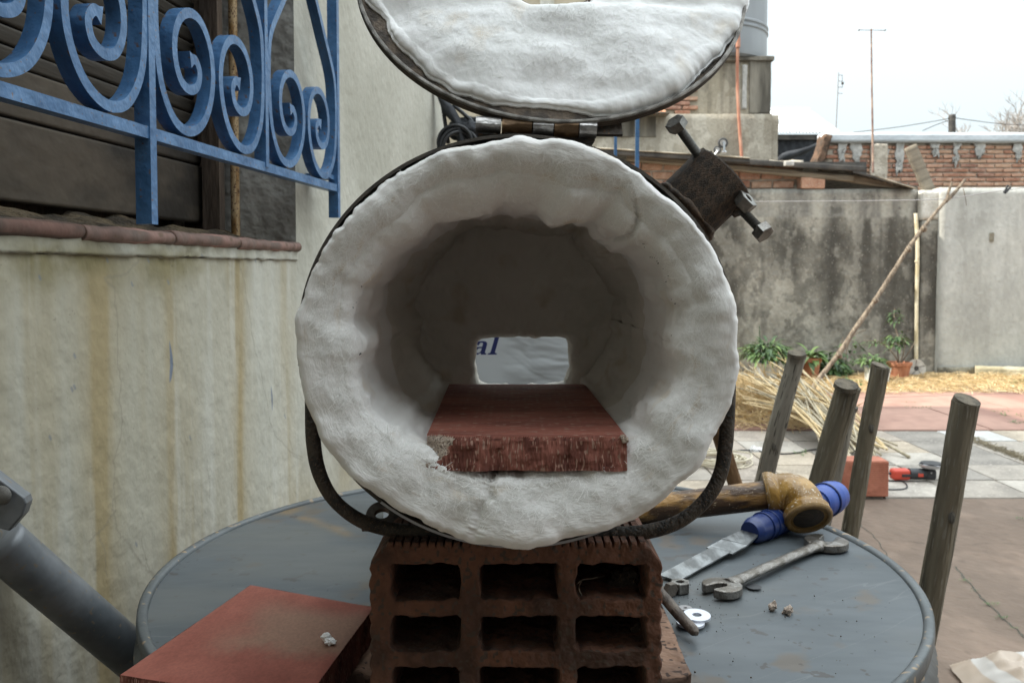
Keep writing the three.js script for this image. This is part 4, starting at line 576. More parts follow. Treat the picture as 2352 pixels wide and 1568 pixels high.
{ // bundle of dry stalks: bare stems towards us, a tangle of dry tops towards the wall
  const t = thing('stalk_bundle', 'heap of dry straw coloured stalks, bare stems pointing right', 'stalks'), r = rng(61);
  const T0 = onY(1770, 915, 0.16), E0 = onY(1985, 1010, 0.1);
  for (let i = 0; i < 64; i++) {
    const o = V3((r() - 0.5) * 0.16, Math.abs(r() - 0.3) * 0.17, (r() - 0.5) * 0.55), k = r(), a = T0.clone().add(V3((r() - 0.5) * 0.7, r() * 0.26, (r() - 0.5) * 0.9)), e = E0.clone().add(o).add(V3((k - 0.6) * 0.45, 0, (k - 0.6) * -0.5)); e.y = 0.02 + Math.abs(o.y) * 0.8; const m = a.clone().lerp(e, 0.5).add(V3((r() - 0.5) * 0.1, 0.02 + r() * 0.05, (r() - 0.5) * 0.1));
    mesh('stem', taper([a, m, e], [0.0045, 0.006 + r() * 0.003], 6, 10, { rough: 0.15, seed: i }), r() < 0.55 ? M.strawGrey : M.straw, t);
  }
  mesh('stem', taper([onY(1960, 985, 0.12), onY(2040, 1022, 0.06), onY(2090, 1050, 0.014)], [0.008, 0.011], 7, 20, { rough: 0.2 }), M.strawGrey, t);
  const tops = strawGeo(1900, 63, (q) => { const k = q(), a = q() * 6.28, R = Math.sqrt(q()); const x = T0.x - 0.18 + Math.cos(a) * R * 0.72 + 0.1, z = T0.z - 0.25 + Math.sin(a) * R * 0.85, H = 0.2 * (1 - R * R * 0.7); return [V3(x, 0.03 + k * H, z), 0.1 + q() * 0.3, 0.003 + q() * 0.003, q() * 6.3, (q() - 0.35) * 1.5 * k]; });
  const stray = strawGeo(230, 64, (q) => [V3(T0.x - 0.15 + (q() - 0.5) * 1.1, 0.16 + q() * 0.12, T0.z - 0.2 + (q() - 0.5) * 0.9), 0.22 + q() * 0.3, 0.005, Math.PI + (q() - 0.5) * 2.6, 0.25 + q() * 0.85]);
  const m = mesh('dry_tops', merge([tops, stray]), M.straw, t); m.userData.kind = 'stuff';
  const pl = thing('paper_scrap', 'white dusty patch of spilled powder on the slabs under the stems', 'spill'); const pc = onY(1838, 975, 0.006); mesh('powder', rough(new THREE.SphereGeometry(0.16, 24, 10).scale(1.2, 0.03, 0.7), 0.004, 0.05, 3), M.slabPale, pl).position.copy(pc); pl.name = 'powder_spill';
}
{ // sack at the lower right
  const t = thing('plastic_sack', 'crumpled tan plastic sack with white stripes at lower right', 'sack');
  M.sack = (() => { const map = tex(512, 512, (u, v) => { const q = u + 0.04 * pf(u, v, 3, 3, 3, 2), s = Math.abs(((q * 9.2 + 0.3) % 1) - 0.5); let c = mix3([0.36, 0.27, 0.2], [0.48, 0.39, 0.31], 0.5 + pf(u, v, 5, 5, 4, 3)); if (q < 0.42) c = mix3(c, [0.6, 0.59, 0.57], step(0.34, 0.37, s) * 0.75); return sc3(c, 1 + 0.1 * pf(u, v, 60, 6, 2)); }); return new THREE.MeshPhysicalMaterial({ map, roughness: 0.38, side: THREE.DoubleSide, transmission: 0.12, thickness: 0 }); })();
  const A = onY(2186, 1462, 0.1), g = grid(130, 110, (u, v) => { const x = u * 0.9, z = v * 0.8, e = Math.min(1, 9 * Math.min(u, v)); const rg = 1 - Math.abs(fbm(x * 5 + z * 3, z * 2.2 + 7, 2, 3)) * 3.2, r2 = 1 - Math.abs(fbm(x * 3 + 9, z * 9 - x * 6, 5, 3)) * 3; return [x + 0.03 * fbm(z * 6, x * 2, 4) , 0.012 + e * (0.055 + 0.03 * rg + 0.018 * r2 + 0.012 * fbm(x * 24, z * 24, 3, 2)), z + 0.04 * fbm(x * 5, 3, 2), u, v]; });
  const o = mesh('film', g, M.sack, t); o.position.set(A.x - 0.02, 0.0, A.z + 0.02); }
// ---------------------------------------------------------------- the drum used as a table
const LID = CAMY - 0.301, DX = 0.02, DZ = -0.877, DR = 0.367;
{
  const d = thing('steel_drum', 'grey painted steel drum serving as a work table', 'drum', [DX, 0, DZ]);
  const map = tex(1024, 1024, (a, b) => { const x = (a - 0.5) * 0.8, z = (b - 0.5) * 0.8; const warp = 0.03 * fbm(x * 5, z * 5, 3, 3); let c = mix3([0.062, 0.074, 0.081], [0.096, 0.11, 0.119], clamp(0.5 + 0.9 * fbm(x * 2.2 + z * 1.5, z * 9 + warp * 20 - x * 1.5, 1, 5) + 0.35 * fbm(x * 7, z * 7, 6, 4))); c = sc3(c, 1 + 0.12 * fbm(x * 60, z * 200, 2, 2));
    const wx = x + DX, wz = -(z + DZ); const rx = wx + 0.285 + 0.2 * (wz - 1.02) * -1.4, rust = Math.exp(-Math.pow((wx + 0.292) / 0.03, 2) - Math.pow((wz - 1.09) / 0.03, 2)) + 0.75 * Math.exp(-Math.pow((wx + 0.24 - (1.03 - wz) * 0.9 + 0.012 * fbm(wx * 30, wz * 30, 1)) / 0.012, 2)) * step(0.94, 1.0, wz) * step(1.1, 1.04, wz); c = mix3(c, [0.24, 0.15, 0.055], clamp(rust * (0.45 + 0.9 * fbm(wx * 50, wz * 50, 3, 3))));
    const sp = n3(x * 150, z * 150, 4); if (sp > 0.9) c = sc3(c, 0.55); const scr = Math.abs(fbm(x * 20 + z * 30, z * 3 - x * 2, 11, 3)); if (scr < 0.006) c = mix3(c, [0.16, 0.17, 0.175], 0.35); const br = fbm(x * 26, z * 26, 17, 4); c = mix3(c, [0.11, 0.085, 0.06], clamp(br * 5 - 1.5) * 0.7); const chp = fbm(x * 70 + 3, z * 70, 23, 4); c = mix3(c, [0.045, 0.036, 0.03], step(0.44, 0.47, chp) * 0.7); c = mix3(c, [0.115, 0.12, 0.115], 0.5 * step(0.05, 0.35, fbm(x * 6 + 8, z * 9, 29, 5))); return c; });
  const rmap = tex(512, 512, (u, v) => clamp(0.52 + 0.3 * pf(u, v, 6, 20, 4, 2)), null, true);
  M.lid = mat(null, 1, { map, roughnessMap: rmap }); M.drum = mottled([0.068, 0.078, 0.082], [0.112, 0.124, 0.128], [0.4, 0.4], 5, 5, 0.5, 0.001, { speck: [0.6, [0.3, 0.22, 0.14]] }, 141);
  const top = grid(160, 40, (u, v) => { const a = u * 2 * Math.PI, r = v * (DR - 0.0035), x = Math.cos(a) * r, z = Math.sin(a) * r; return [x, LID + 0.0012 * fbm(x * 6, z * 6, 2, 3), z, x / 0.8 + 0.5, z / 0.8 + 0.5]; }, true); mesh('lid', top, M.lid, d);
  mesh('lid_rim', metreUV(new THREE.LatheGeometry([[DR - 0.0055, LID - 0.004], [DR - 0.005, LID + 0.0006], [DR - 0.0035, LID + 0.0024], [DR - 0.0015, LID + 0.0036], [DR + 0.0015, LID + 0.0038], [DR + 0.004, LID + 0.003], [DR + 0.0045, LID - 0.004], [DR + 0.003, LID - 0.012], [DR - 0.001, LID - 0.016]].map((p) => new THREE.Vector2(...p)), 160)), M.drum, d);
  const pr = [[DR - 0.001, LID - 0.016]]; for (let i = 0; i < 7; i++) { const y = LID - 0.03 - i * 0.021; pr.push([DR + 0.001, y + 0.008], [DR + 0.007 + i * 0.0015, y], [DR + 0.002 + i * 0.0012, y - 0.009]); } for (let y = 0.68; y > 0; y -= 0.12) pr.push([DR + 0.008, y], [DR + 0.011, y - 0.03], [DR + 0.011, y - 0.05]); pr.push([DR + 0.005, 0], [0, 0]);
  mesh('body', metreUV(new THREE.LatheGeometry(pr.map((p) => new THREE.Vector2(...p)), 128)), M.drum, d);
  const h = onY(1732, 1349, LID + 0.0015); mesh('lid_hole', new THREE.CircleGeometry(0.0072, 24).rotateX(-Math.PI / 2).translate(h.x - DX, h.y + 0.001, h.z - DZ), M.black, d);
}
const onLid = (u, v, up = 0) => onY(u, v, LID + 0.002 + up);
// board and big hollow brick under the furnace
M.boardRust = mottled([0.11, 0.065, 0.045], [0.25, 0.15, 0.1], [0.2, 0.2], 4, 5, 0.95, 0.003, { speck: [0.45, [0.05, 0.03, 0.022]] }, 150, 1.8);
{
  const b = mesh('old_board', rough(new THREE.BoxGeometry(0.25, 0.011, 0.3, 60, 3, 70), 0.0012, 0.03, 3, 4), M.boardRust, scene); b.position.set(0.0035, CAMY - 0.2935, -0.755); tag(b, 'rough brown board lying on the drum under the hollow brick', 'board');
  const p = b.geometry.attributes.position; for (let i = 0; i < p.count; i++) if (p.getZ(i) > 0.12) p.setZ(i, p.getZ(i) + 0.012 * fbm(p.getX(i) * 60, 1, 3, 4) * (p.getZ(i) - 0.12) / 0.03);
}
const BT = CAMY - 0.1687, BZ = 0.529;                              // top of the brick, distance of its front face
M.fired = mottled([0.065, 0.033, 0.022], [0.145, 0.064, 0.038], [0.16, 0.16], 5, 5, 0.95, 0.0035, { speck: [0.42, [0.075, 0.05, 0.038]] }, 151, 2.0);
M.nest = mottled([0.045, 0.034, 0.026], [0.14, 0.1, 0.07], [0.05, 0.05], 5, 5, 1, 0.002, {}, 152, 1.8, 256);
{
  const X = (u) => (u - 1176) / 2000 * BZ, Y = (v) => CAMY - (v - 618) / 2000 * BZ, t = thing('hollow_brick_support', 'large red hollow brick with nine openings holding the furnace', 'brick');
  t.name = 'hollow_brick_large'; NUM.hollow_brick_large = 0;
  const x0 = X(846), x1 = X(1524), y1 = BT, y0 = Y(1256 + 428), s = new THREE.Shape();
  const ragged = (pts, amp, sc, seed) => { const o = []; for (let i = 0; i < pts.length; i++) { const a = pts[i], b = pts[(i + 1) % pts.length], L = Math.hypot(b[0] - a[0], b[1] - a[1]), n = Math.max(1, Math.round(L / 0.0022)); for (let k = 0; k < n; k++) { const x = lerp(a[0], b[0], k / n), y = lerp(a[1], b[1], k / n); o.push(new THREE.Vector2(x + amp * fbm(x / sc + seed, y / sc, seed, 4), y + amp * fbm(x / sc, y / sc + 9, seed + 5, 4))); } } return o; };
  const c = 0.006, top = []; const N = 30; for (let i = 0; i <= N; i++) { const x = lerp(x0 + 0.012, x1 - 0.012, i / N); top.push([x - 0.0017, y1 - 0.0028], [x - 0.0009, y1], [x + 0.0009, y1], [x + 0.0017, y1 - 0.0028]); }
  const side = (x, s2) => { const o = []; for (let i = 0; i < 9; i++) { const y = lerp(y0 + 0.012, y1 - 0.02, i / 8); o.push([x, y - 0.004], [x - s2 * 0.0013, y], [x, y + 0.004]); } return o; };
  s.setFromPoints(ragged([[x0 + 0.004, y0], [x1 - 0.004, y0], ...side(x1, 1), [x1 - 0.001, y1 - 0.012], [x1 - 0.008, y1 - 0.003], ...top.reverse(), [x0 + 0.008, y1 - 0.004], [x0 + 0.001, y1 - 0.012], ...side(x0, -1).reverse()], 0.0009, 0.004, 3));
  const cols = [[890, 1060], [1096, 1290], [1322, 1496]], rows = [[1300, 1392], [1424, 1515], [1546, 1640]];
  rows.forEach(([a, b], j) => cols.forEach(([l, r], i) => { const k = 0.0026, L = X(l), R = X(r), T = Y(a), B = Y(b); s.holes.push(new THREE.Path(ragged([[L + k, B], [R - k, B], [R, B + k], [R, T - k], [R - k, T], [L + k, T], [L, T - k], [L, B + k]], 0.0023, 0.0055, 10 + j * 3 + i))); }));
  const g = new THREE.ExtrudeGeometry(s, { depth: 0.316, steps: 12, bevelEnabled: true, bevelSize: 0.0012, bevelThickness: 0.0022, bevelSegments: 2 }).translate(0, 0, -BZ - 0.318);
  mesh('body', toCreasedNormals(metreUV(g), 0.6), M.fired, t);
  const plug = [[1440, 1354, 0.016], [1420, 1362, 0.012], [1458, 1362, 0.015], [1472, 1345, 0.013], [1470, 1484, 0.012], [1482, 1466, 0.011], [1460, 1492, 0.009]];
  const r = rng(4); const lumps = (name, list, label) => { const q = mesh(name, merge(list.map(([u, v, k], i) => rough(new THREE.IcosahedronGeometry(k * 0.62, 8).translate(X(u) * 1.06, CAMY - (v - 618) / 2000 * BZ * 1.06, -BZ * 1.06), 0.004, 0.006, i, 4))), M.nest, scene); tag(q, label, 'mud nest'); };
  lumps('mud_nest', plug.slice(0, 4), 'dark lumpy mud nest inside the top right opening of the brick'); lumps('mud_nest', plug.slice(4), 'small dark mud lump inside the middle right opening of the brick');
  const rt = mesh('dry_root', merge([taper([at(1318, 1352, 0.545), at(1336, 1332, 0.535), at(1360, 1328, 0.54), at(1388, 1322, 0.56)], [0.0004, 0.0005], 6, 16), taper([at(1336, 1332, 0.535), at(1330, 1350, 0.533), at(1344, 1378, 0.54)], [0.0004, 0.0003], 6, 12)]), M.stick, scene); tag(rt, 'thin dry root caught in the top right brick opening', 'root');
}
{ // steel lug with an eye on the brick behind the left foot
  const t = mesh('steel_lug', (() => { const s = new THREE.Shape(); s.moveTo(-0.012, -0.012); s.lineTo(0.02, -0.012); s.lineTo(0.02, 0.008); s.absarc(0, 0, 0.0105, 0.8, Math.PI, false); s.closePath(); const p = new THREE.Path(); p.absellipse(0, 0, 0.0055, 0.0048, 0, Math.PI * 2, true); s.holes.push(p); return new THREE.ExtrudeGeometry(s, { depth: 0.003, bevelEnabled: true, bevelSize: 0.0006, bevelThickness: 0.0006 }); })(), M.darkSteel = mottled([0.05, 0.045, 0.04], [0.14, 0.12, 0.1], [0.05, 0.05], 4, 4, 0.55, 0.0005, { metalness: 0.5 }, 153, 1.8, 256), scene); t.position.copy(at(878, 1186, 0.6)); t.rotation.x = -0.95; tag(t, 'small steel lug with an eye behind the left stand foot', 'lug');
}
// ---------------------------------------------------------------- the furnace
const FZ = 0.478, FB = 0.745, fc = [(1188 - 1176) / 2000 * FZ, CAMY - (788 - 618) / 2000 * FZ], RX = 0.1212, RY = 0.1143;
M.blackSteel = mottled([0.022, 0.02, 0.018], [0.075, 0.06, 0.048], [0.08, 0.08], 5, 5, 0.6, 0.0006, { metalness: 0.4, speck: [0.55, [0.14, 0.08, 0.045]] }, 160, 1.6);
M.rustIn = mottled([0.05, 0.04, 0.032], [0.15, 0.115, 0.085], [0.06, 0.06], 5, 5, 0.75, 0.0006, { metalness: 0.3 }, 161, 1.8, 256);
M.bareEdge = mat([0.42, 0.42, 0.43], 0.35, { metalness: 0.9 });
{
  const map = tex(512, 512, (u, v) => { let c = mix3([0.85, 0.855, 0.85], [0.94, 0.945, 0.945], clamp(0.5 + 1.3 * pf(u, v, 5, 5, 5, 3))); const k = pf(u, v, 7, 7, 4, 8); c = mix3(c, [0.66, 0.56, 0.42], clamp(k * 3 - 0.75) * 0.5); const s = p2(u * 64, v * 64, 64, 64, 3); if (s > 0.985) c = mix3(c, [0.1, 0.09, 0.08], 0.8); return c; }, [0.16, 0.16]);
  const bump = tex(512, 512, (u, v) => clamp(0.5 + 0.5 * pf(u, v, 14, 18, 4, 5) + 0.5 * pf(u, v, 50, 44, 3, 15)), [0.1, 0.1], true);
  M.wool = mat(null, 1, { map, bumpMap: bump, bumpScale: 0.0002 }); M.woolRingShade = M.wool.clone(); M.woolRingShade.color.setRGB(0.87, 0.855, 0.835); M.woolInnerShade = M.wool.clone(); M.woolInnerShade.color.setRGB(0.755, 0.715, 0.65);  // ring and inner wool are darker copies with shade put into the colour
}
// loose ceramic fibres standing off the wool: far too many to count
function fibres(n, seed, at1) {
  const r = rng(seed), pos = [], w = 0.0001;
  for (let i = 0; i < n; i++) {
    const [p, q, o] = at1(r), nn = o.clone().sub(p).cross(q.clone().sub(p)).normalize(), tn = q.clone().sub(p).normalize(), bt = tn.clone().cross(nn), a = r() * 6.28, d = tn.multiplyScalar(Math.cos(a)).addScaledVector(bt, Math.sin(a)), L = 0.003 + r() * 0.005, lift = (0.03 + 0.16 * r() * r()) * (r() < 0.5 ? 1 : -1);
    const s = d.clone().cross(nn).multiplyScalar(w), P0 = p.clone(), P1 = p.clone().addScaledVector(d, L * 0.5).addScaledVector(nn, L * lift * 0.5), P2 = p.clone().addScaledVector(d, L * (0.8 + r() * 0.2)).addScaledVector(nn, L * lift * (0.3 + r() * 0.7)).addScaledVector(s, (r() - 0.5) * 14);
    for (const [A, B] of [[P0, P1], [P1, P2]]) for (const [k, l] of [[1, 1]]) { const a0 = A.clone().add(s), a1 = A.clone().sub(s), b0 = B.clone().add(s), b1 = B.clone().sub(s); for (const v of [a0, a1, b1, a0, b1, b0]) pos.push(v.x, v.y, v.z); }
  }
  const g = new THREE.BufferGeometry(); g.setAttribute('position', new THREE.Float32BufferAttribute(pos, 3)); g.computeVertexNormals(); return g;
}
M.fibre = new THREE.MeshPhysicalMaterial({ color: 0xf4f4f2, roughness: 1, transmission: 0.35, thickness: 0, side: THREE.DoubleSide });
const furnace = thing('forge_furnace', 'round black steel forge lined with thick white ceramic wool', 'forge', [fc[0], fc[1], 0]);
{
  const V = 0.1045;                                                // the axis stays level and turns a little to the left
  const axis = (z) => [-(z - FZ) * 0.008, 0];
  const shell = (rx, ry, z0, z1, flip) => grid(200, 12, (u, v) => { const a = u * 2 * Math.PI, z = lerp(z0, z1, v), c = axis(z); return [c[0] + Math.cos(a) * rx, Math.sin(a) * ry, -z, a * 0.12, z]; }, true);
  const wav = (a) => 0.0005 * Math.sin(a * 3 + 1);
  mesh('shell', merge([shell(RX, RY, FZ, FB), shell(RX - 0.0018, RY - 0.0018, FZ, FB)]), M.blackSteel, furnace);
  mesh('shell_edge', grid(200, 1, (u, v) => { const a = u * 2 * Math.PI, k = v * 0.0018; return [Math.cos(a) * (RX - k), Math.sin(a) * (RY - k), -FZ + 0.0002, u, v]; }, true), M.darkSteel, furnace);
  mesh('bare_edge', grid(60, 1, (u, v) => { const a = -2.25 + u * 1.5, k = v * 0.0014; return [Math.cos(a) * (RX - k - 0.0002), Math.sin(a) * (RY - k - 0.0002), -FZ + 0.0009, u, v]; }), M.bareEdge, furnace);
  mesh('back_plate', (() => { const s = new THREE.Shape(); s.absellipse(-0.002, 0, RX - 0.001, RY - 0.001, 0, 2 * Math.PI); const p = new THREE.Path(); p.moveTo(-0.035, -0.066); p.lineTo(0.06, -0.066); p.lineTo(0.06, -0.008); p.lineTo(-0.035, -0.008); p.closePath(); s.holes.push(p); return metreUV(new THREE.ExtrudeGeometry(s, { depth: 0.002, bevelEnabled: false, curveSegments: 64 }).translate(0, 0, -FB - 0.001)); })(), M.blackSteel, furnace);
  // lining: front ring, lip and tube in one skin
  const dA = (a, b) => { let d = Math.abs(a - b) % (2 * Math.PI); return d > Math.PI ? 2 * Math.PI - d : d; };
  const g1 = (a, b, w) => Math.exp(-Math.pow(dA(a, b) / w, 2));
  const Ro = (a) => 1 - 0.001 - 0.045 * g1(a, 2.45, 0.35) * (0.6 + 0.8 * fbm(Math.cos(a) * 14, Math.sin(a) * 14, 3)) - 0.028 * g1(a, 1.75, 0.25) - 0.03 * g1(a, 4.15, 0.3) - 0.02 * g1(a, 0.75, 0.3) - 0.02 * g1(a, 5.0, 0.12) + 0.015 * g1(a, 6.0, 0.3) + 0.012 * g1(a, 5.5, 0.3) + 0.008 * g1(a, 3.0, 0.3) + 0.022 * fbm(Math.cos(a) * 9, Math.sin(a) * 9, 1, 4);
  const Ri = (a) => { const c = Math.cos(a), s = Math.sin(a), rx = 0.0895, ry = s > 0 ? 0.0745 : 0.0712, n = 2.15; let r = Math.pow(Math.pow(Math.abs(c) / rx, n) + Math.pow(Math.abs(s) / ry, n), -1 / n); r *= 1 + 0.075 * fbm(c * 2.6 + 2, s * 2.6, 4, 3) + 0.04 * fbm(c * 9, s * 9, 6, 2); r += 0.001 * g1(a, 2.95, 0.12) - 0.005 * g1(a, 1.25, 0.16) + 0.005 * g1(a, 0.98, 0.05); return r; };
  const NT = 300, dispo = (p, a, t) => { const [x, y, z] = p, k = t < 0.05 ? 0.4 : 1; return k * (0.0075 * fbm(x * 30 + 3, y * 30, z * 20, 2) + 0.0024 * fbm(x * 80, y * 80, z * 50 + 4, 2) + 0.0003 * fbm(x * 300, y * 300, z * 200, 3)); };
  const skin = (u, v) => {
    const a = u * 2 * Math.PI, c = Math.cos(a), s = Math.sin(a), ro = (Ro(a)) / Math.sqrt(c * c / (RX * RX) + s * s / (RY * RY)) - 0.001, ri = Ri(a), top = Math.pow(Math.max(0, s), 1.5), bev = lerp(0.014, 0.034, top), zf = FZ - 0.004; let r, z;
    if (v < 0.06) { const t = v / 0.06; r = ro - 0.003 * (1 - t); z = zf + 0.02 * (1 - t) + 0.001; }                      // back along the shell
    else if (v < 0.42) { const t = (v - 0.06) / 0.36, W = ro - ri - bev * 0.55; r = ro - t * W; const e = Math.min(1, t * 5); z = zf - 0.0065 * Math.sqrt(1 - (1 - e) * (1 - e)) + 0.004 * Math.pow(t, 3) * (1 + top); }
    else if (v < 0.56) { const t = (v - 0.42) / 0.14, q = t * Math.PI / 2; r = ri + bev * 0.55 * (1 - Math.sin(q)); z = zf - 0.0025 + 0.004 * top + bev * (1 - Math.cos(q)); }
    else { const t = (v - 0.56) / 0.44; r = ri * (1 - 0.02 * t - 0.11 * t * c * c) + 0.004 * Math.sin(t * 3.1); z = zf - 0.0025 + bev + 0.004 * top + t * (0.235 - bev); }
    const ax = axis(z), p = [c * r, s * r, z]; let d = dispo(p, a, v);
    const seam = 0.003 * g1(a, 4.5 + 0.12 * (v - 0.2) + 0.05 * fbm(v * 14, 1, 1), 0.03) * step(0.04, 0.14, v) + 0.0015 * g1(a, 3.02, 0.08) * step(0.3, 0.45, v) + 0.004 * g1(a, 0.86 + 0.1 * Math.sin(v * 9), 0.018) * step(0.25, 0.4, v);
    d -= v < 0.62 ? seam : seam * 0.4; const fold = v > 0.56 ? 0.003 * fbm(a * 7.0, z * 16, 7, 3) : 0; d += fold;
    const ang = v < 0.42 ? 0 : v < 0.56 ? (v - 0.42) / 0.14 * Math.PI / 2 : Math.PI / 2, nr = v < 0.06 ? 0.8 : -Math.sin(ang), nz = v < 0.06 ? -0.4 : -Math.cos(ang);
    return [ax[0] + c * (r + nr * d), s * (r + nr * d), -(z + nz * d), a * 0.1, v * 0.3];
  };
  { const on = (u, v) => V3(...skin(((u % 1) + 1) % 1, v).slice(0, 3)); const f = mesh('loose_fibres', fibres(11000, 5, (r) => { const u = r(), v = 0.2 + r() * 0.32; return [on(u, v), on(u + 0.002, v), on(u, v + 0.006)]; }), M.fibre, furnace); f.userData.kind = 'stuff'; }
  { const r = rng(17), fl = []; for (let i = 0; i < 130; i++) { const lip = i < 22, u = lip ? (i < 15 ? r() * 0.11 : 0.4 + r() * 0.12) : r(), q = skin(u, lip ? 0.5 + r() * 0.06 : 0.015 + r() * 0.045), k = 0.0003 + r() * r() * 0.0009; fl.push(metreUV(new THREE.IcosahedronGeometry(k, 0).scale(1.5, 0.6, 0.5).rotateZ(r() * 6).translate(q[0], q[1], q[2]))); } const f = mesh('soot_flecks', merge(fl), M.black, furnace); f.userData.kind = 'stuff'; }
  mesh('ceramic_wool_lining', grid(760, 190, (u, v) => skin(u, v * 0.76), true), M.woolRingShade, furnace);  // toned below the lid wool; its dimmer light is in the colour
  mesh('inner_wool', grid(520, 120, (u, v) => { const p = skin(u, 0.757 + v * 0.243); return p; }, true), M.woolInnerShade, furnace);  // tan copy of the wool, interior shade painted into the colour
  // rear wool with the rectangular opening; rounded into the hole
  const hc = [0.0065, -0.0365], hw = 0.0395, hh = 0.0213, zb = FZ + 0.232;
  const rear = grid(360, 70, (u, v) => { const a = u * 2 * Math.PI, c = Math.cos(a), s = Math.sin(a), n = 6, rh = Math.pow(Math.pow(Math.abs(c) / hw, n) + Math.pow(Math.abs(s) / hh, n), -1 / n) * (1 + 0.05 * fbm(c * 5, s * 5, 8, 3)); const A = [hc[0] + c * rh, hc[1] + s * rh]; let x, y, z;
    if (v < 0.3) { const t = v / 0.3; x = A[0]; y = A[1]; z = zb + 0.03 - t * 0.024; } else if (v < 0.45) { const q = (v - 0.3) / 0.15 * Math.PI / 2, k = 0.008; x = A[0] + c * k * (1 - Math.cos(q)); y = A[1] + s * k * (1 - Math.cos(q)); z = zb + 0.006 - k * Math.sin(q); } else { const t = (v - 0.45) / 0.55, b = Math.atan2(s * 0.09, c * 0.09), E = [Math.cos(b) * 0.098 - 0.002, Math.sin(b) * 0.09]; x = lerp(A[0] + c * 0.008, E[0], t); y = lerp(A[1] + s * 0.008, E[1], t); z = zb - 0.002 - 0.012 * Math.pow(t, 3); }
    const d = 0.005 * fbm(x * 60, y * 60, 12, 3) + 0.0014 * fbm(x * 260, y * 260, z * 200, 3); return [x + (v < 0.3 ? c * d * 0.6 : 0), y + (v < 0.3 ? s * d * 0.6 : 0), -(z + (v < 0.3 ? 0 : d)), x, y]; }, true);
  mesh('rear_wool', rear, M.woolInnerShade, furnace);
  // hinge
  const hz = 0.487, hA = at(1092, 285, hz), hB = at(1371, 299, hz), HX = (k) => hA.clone().lerp(hB, k).sub(furnace.position), ks = [0, 0.215, 0.47, 0.645, 0.85, 1];
  M.hingeBright = mottled([0.2, 0.19, 0.18], [0.42, 0.41, 0.4], [0.02, 0.02], 4, 4, 0.4, 0.0002, { metalness: 0.9 }, 164, 1.8, 128); M.hingeRust = mottled([0.1, 0.06, 0.03], [0.26, 0.16, 0.08], [0.03, 0.03], 4, 4, 0.5, 0.0003, { metalness: 0.6 }, 165, 1.8, 128);
  for (let i = 0; i < 5; i++) mesh('hinge_knuckle', rod(HX(ks[i]).addScaledVector(V3(1, 0, 0), 0.0003), HX(ks[i + 1]).addScaledVector(V3(1, 0, 0), -0.0003), 0.0046, 20), i % 2 ? M.hingeRust : M.hingeBright, furnace);
  const hl = (y, z, h, dz) => { const a = HX(0.02), b = HX(0.985); return mesh('hinge_leaf', box(b.x - a.x, h, dz, (a.x + b.x) / 2, (a.y + b.y) / 2 + y, -hz - z).rotateZ(0), M.blackSteel, furnace); };
  hl(-0.0055, 0.012, 0.004, 0.024); 
  // burner port: short pipe with two clamping bolts through welded nuts
  const pz = 0.535, pA = at(1583, 477, pz).sub(furnace.position), pB = at(1664, 399, pz).sub(furnace.position), dir = pB.clone().sub(pA).normalize(), p0 = pA.clone().addScaledVector(dir, -0.012), L = pB.distanceTo(pA) + 0.012; dir.z += 0; 
  const pr = [[0.0215, 0], [0.0215, L - 0.001], [0.0207, L], [0.0188, L], [0.0182, L - 0.001], [0.0182, 0]].map((q) => new THREE.Vector2(...q)); M.portSteel = mottled([0.03, 0.022, 0.016], [0.095, 0.06, 0.038], [0.05, 0.05], 4, 4, 0.75, 0.0008, { speck: [0.5, [0.16, 0.1, 0.05]] }, 166, 1.8, 256);
  mesh('burner_port', along(toCreasedNormals(new THREE.LatheGeometry(pr, 48), 0.5).rotateX(Math.PI / 2), p0, dir.clone()), M.portSteel, furnace);
  M.zinc = mottled([0.13, 0.122, 0.11], [0.3, 0.29, 0.27], [0.02, 0.02], 4, 4, 0.46, 0.0002, { metalness: 0.85 }, 167, 1.4, 128);
  const bolt = (n, h, bz) => { const N = at(...n, pz + bz).sub(furnace.position), H = at(...h, pz + bz - 0.012).sub(furnace.position), d = H.clone().sub(N), len = d.length(); d.normalize(); const b = new THREE.Group(); b.name = numbered('clamp_bolt'); furnace.add(b);
    const th = []; for (let i = 0; i <= 36; i++) { const z = i / 36 * (len + 0.004) - 0.006; th.push(new THREE.Vector2(0.0029, z), new THREE.Vector2(0.0023, z + (len + 0.004) / 72)); } mesh('shank', along(toCreasedNormals(new THREE.LatheGeometry(th, 18), 0.4).rotateX(Math.PI / 2), N, d), M.zinc, b); mesh('bolt_head', along(hex(0.0056, 0.0048), N.clone().addScaledVector(d, len - 0.003), d, 0.3), M.zinc, b); mesh('welded_nut', along(hex(0.0058, 0.0052, 0.0028), N.clone().addScaledVector(d, -0.004), d, 0.1), M.portSteel, b);
    const w = mesh('weld_bead', rough(new THREE.TorusGeometry(0.0068, 0.0022, 8, 30), 0.0016, 0.004, bz * 99, 2), M.portSteel, b); w.geometry = along(w.geometry, N.clone().addScaledVector(d, -0.0045), d); };
  bolt([1607, 360], [1553, 284], -0.004); bolt([1700, 478], [1754, 534], -0.006);
  mesh('port_weld', (() => { const g = rough(new THREE.TorusGeometry(0.0213, 0.0022, 8, 60), 0.0016, 0.006, 2); return along(g, p0.clone().addScaledVector(dir, 0.009), dir); })(), M.portSteel, furnace);
  { const n2 = at(1702, 471, pz - 0.014).sub(furnace.position); mesh('lock_nut', along(hex(0.0062, 0.006, 0.0032), n2, dir.clone().add(V3(0.1, 0.1, 0.6)), 0.4), M.zinc, furnace); }
  // bent bar stands, front and rear
  M.bar = mottled([0.018, 0.015, 0.012], [0.055, 0.042, 0.03], [0.04, 0.04], 4, 4, 0.7, 0.0008, { speck: [0.5, [0.1, 0.06, 0.035]] }, 168, 1.6, 256);
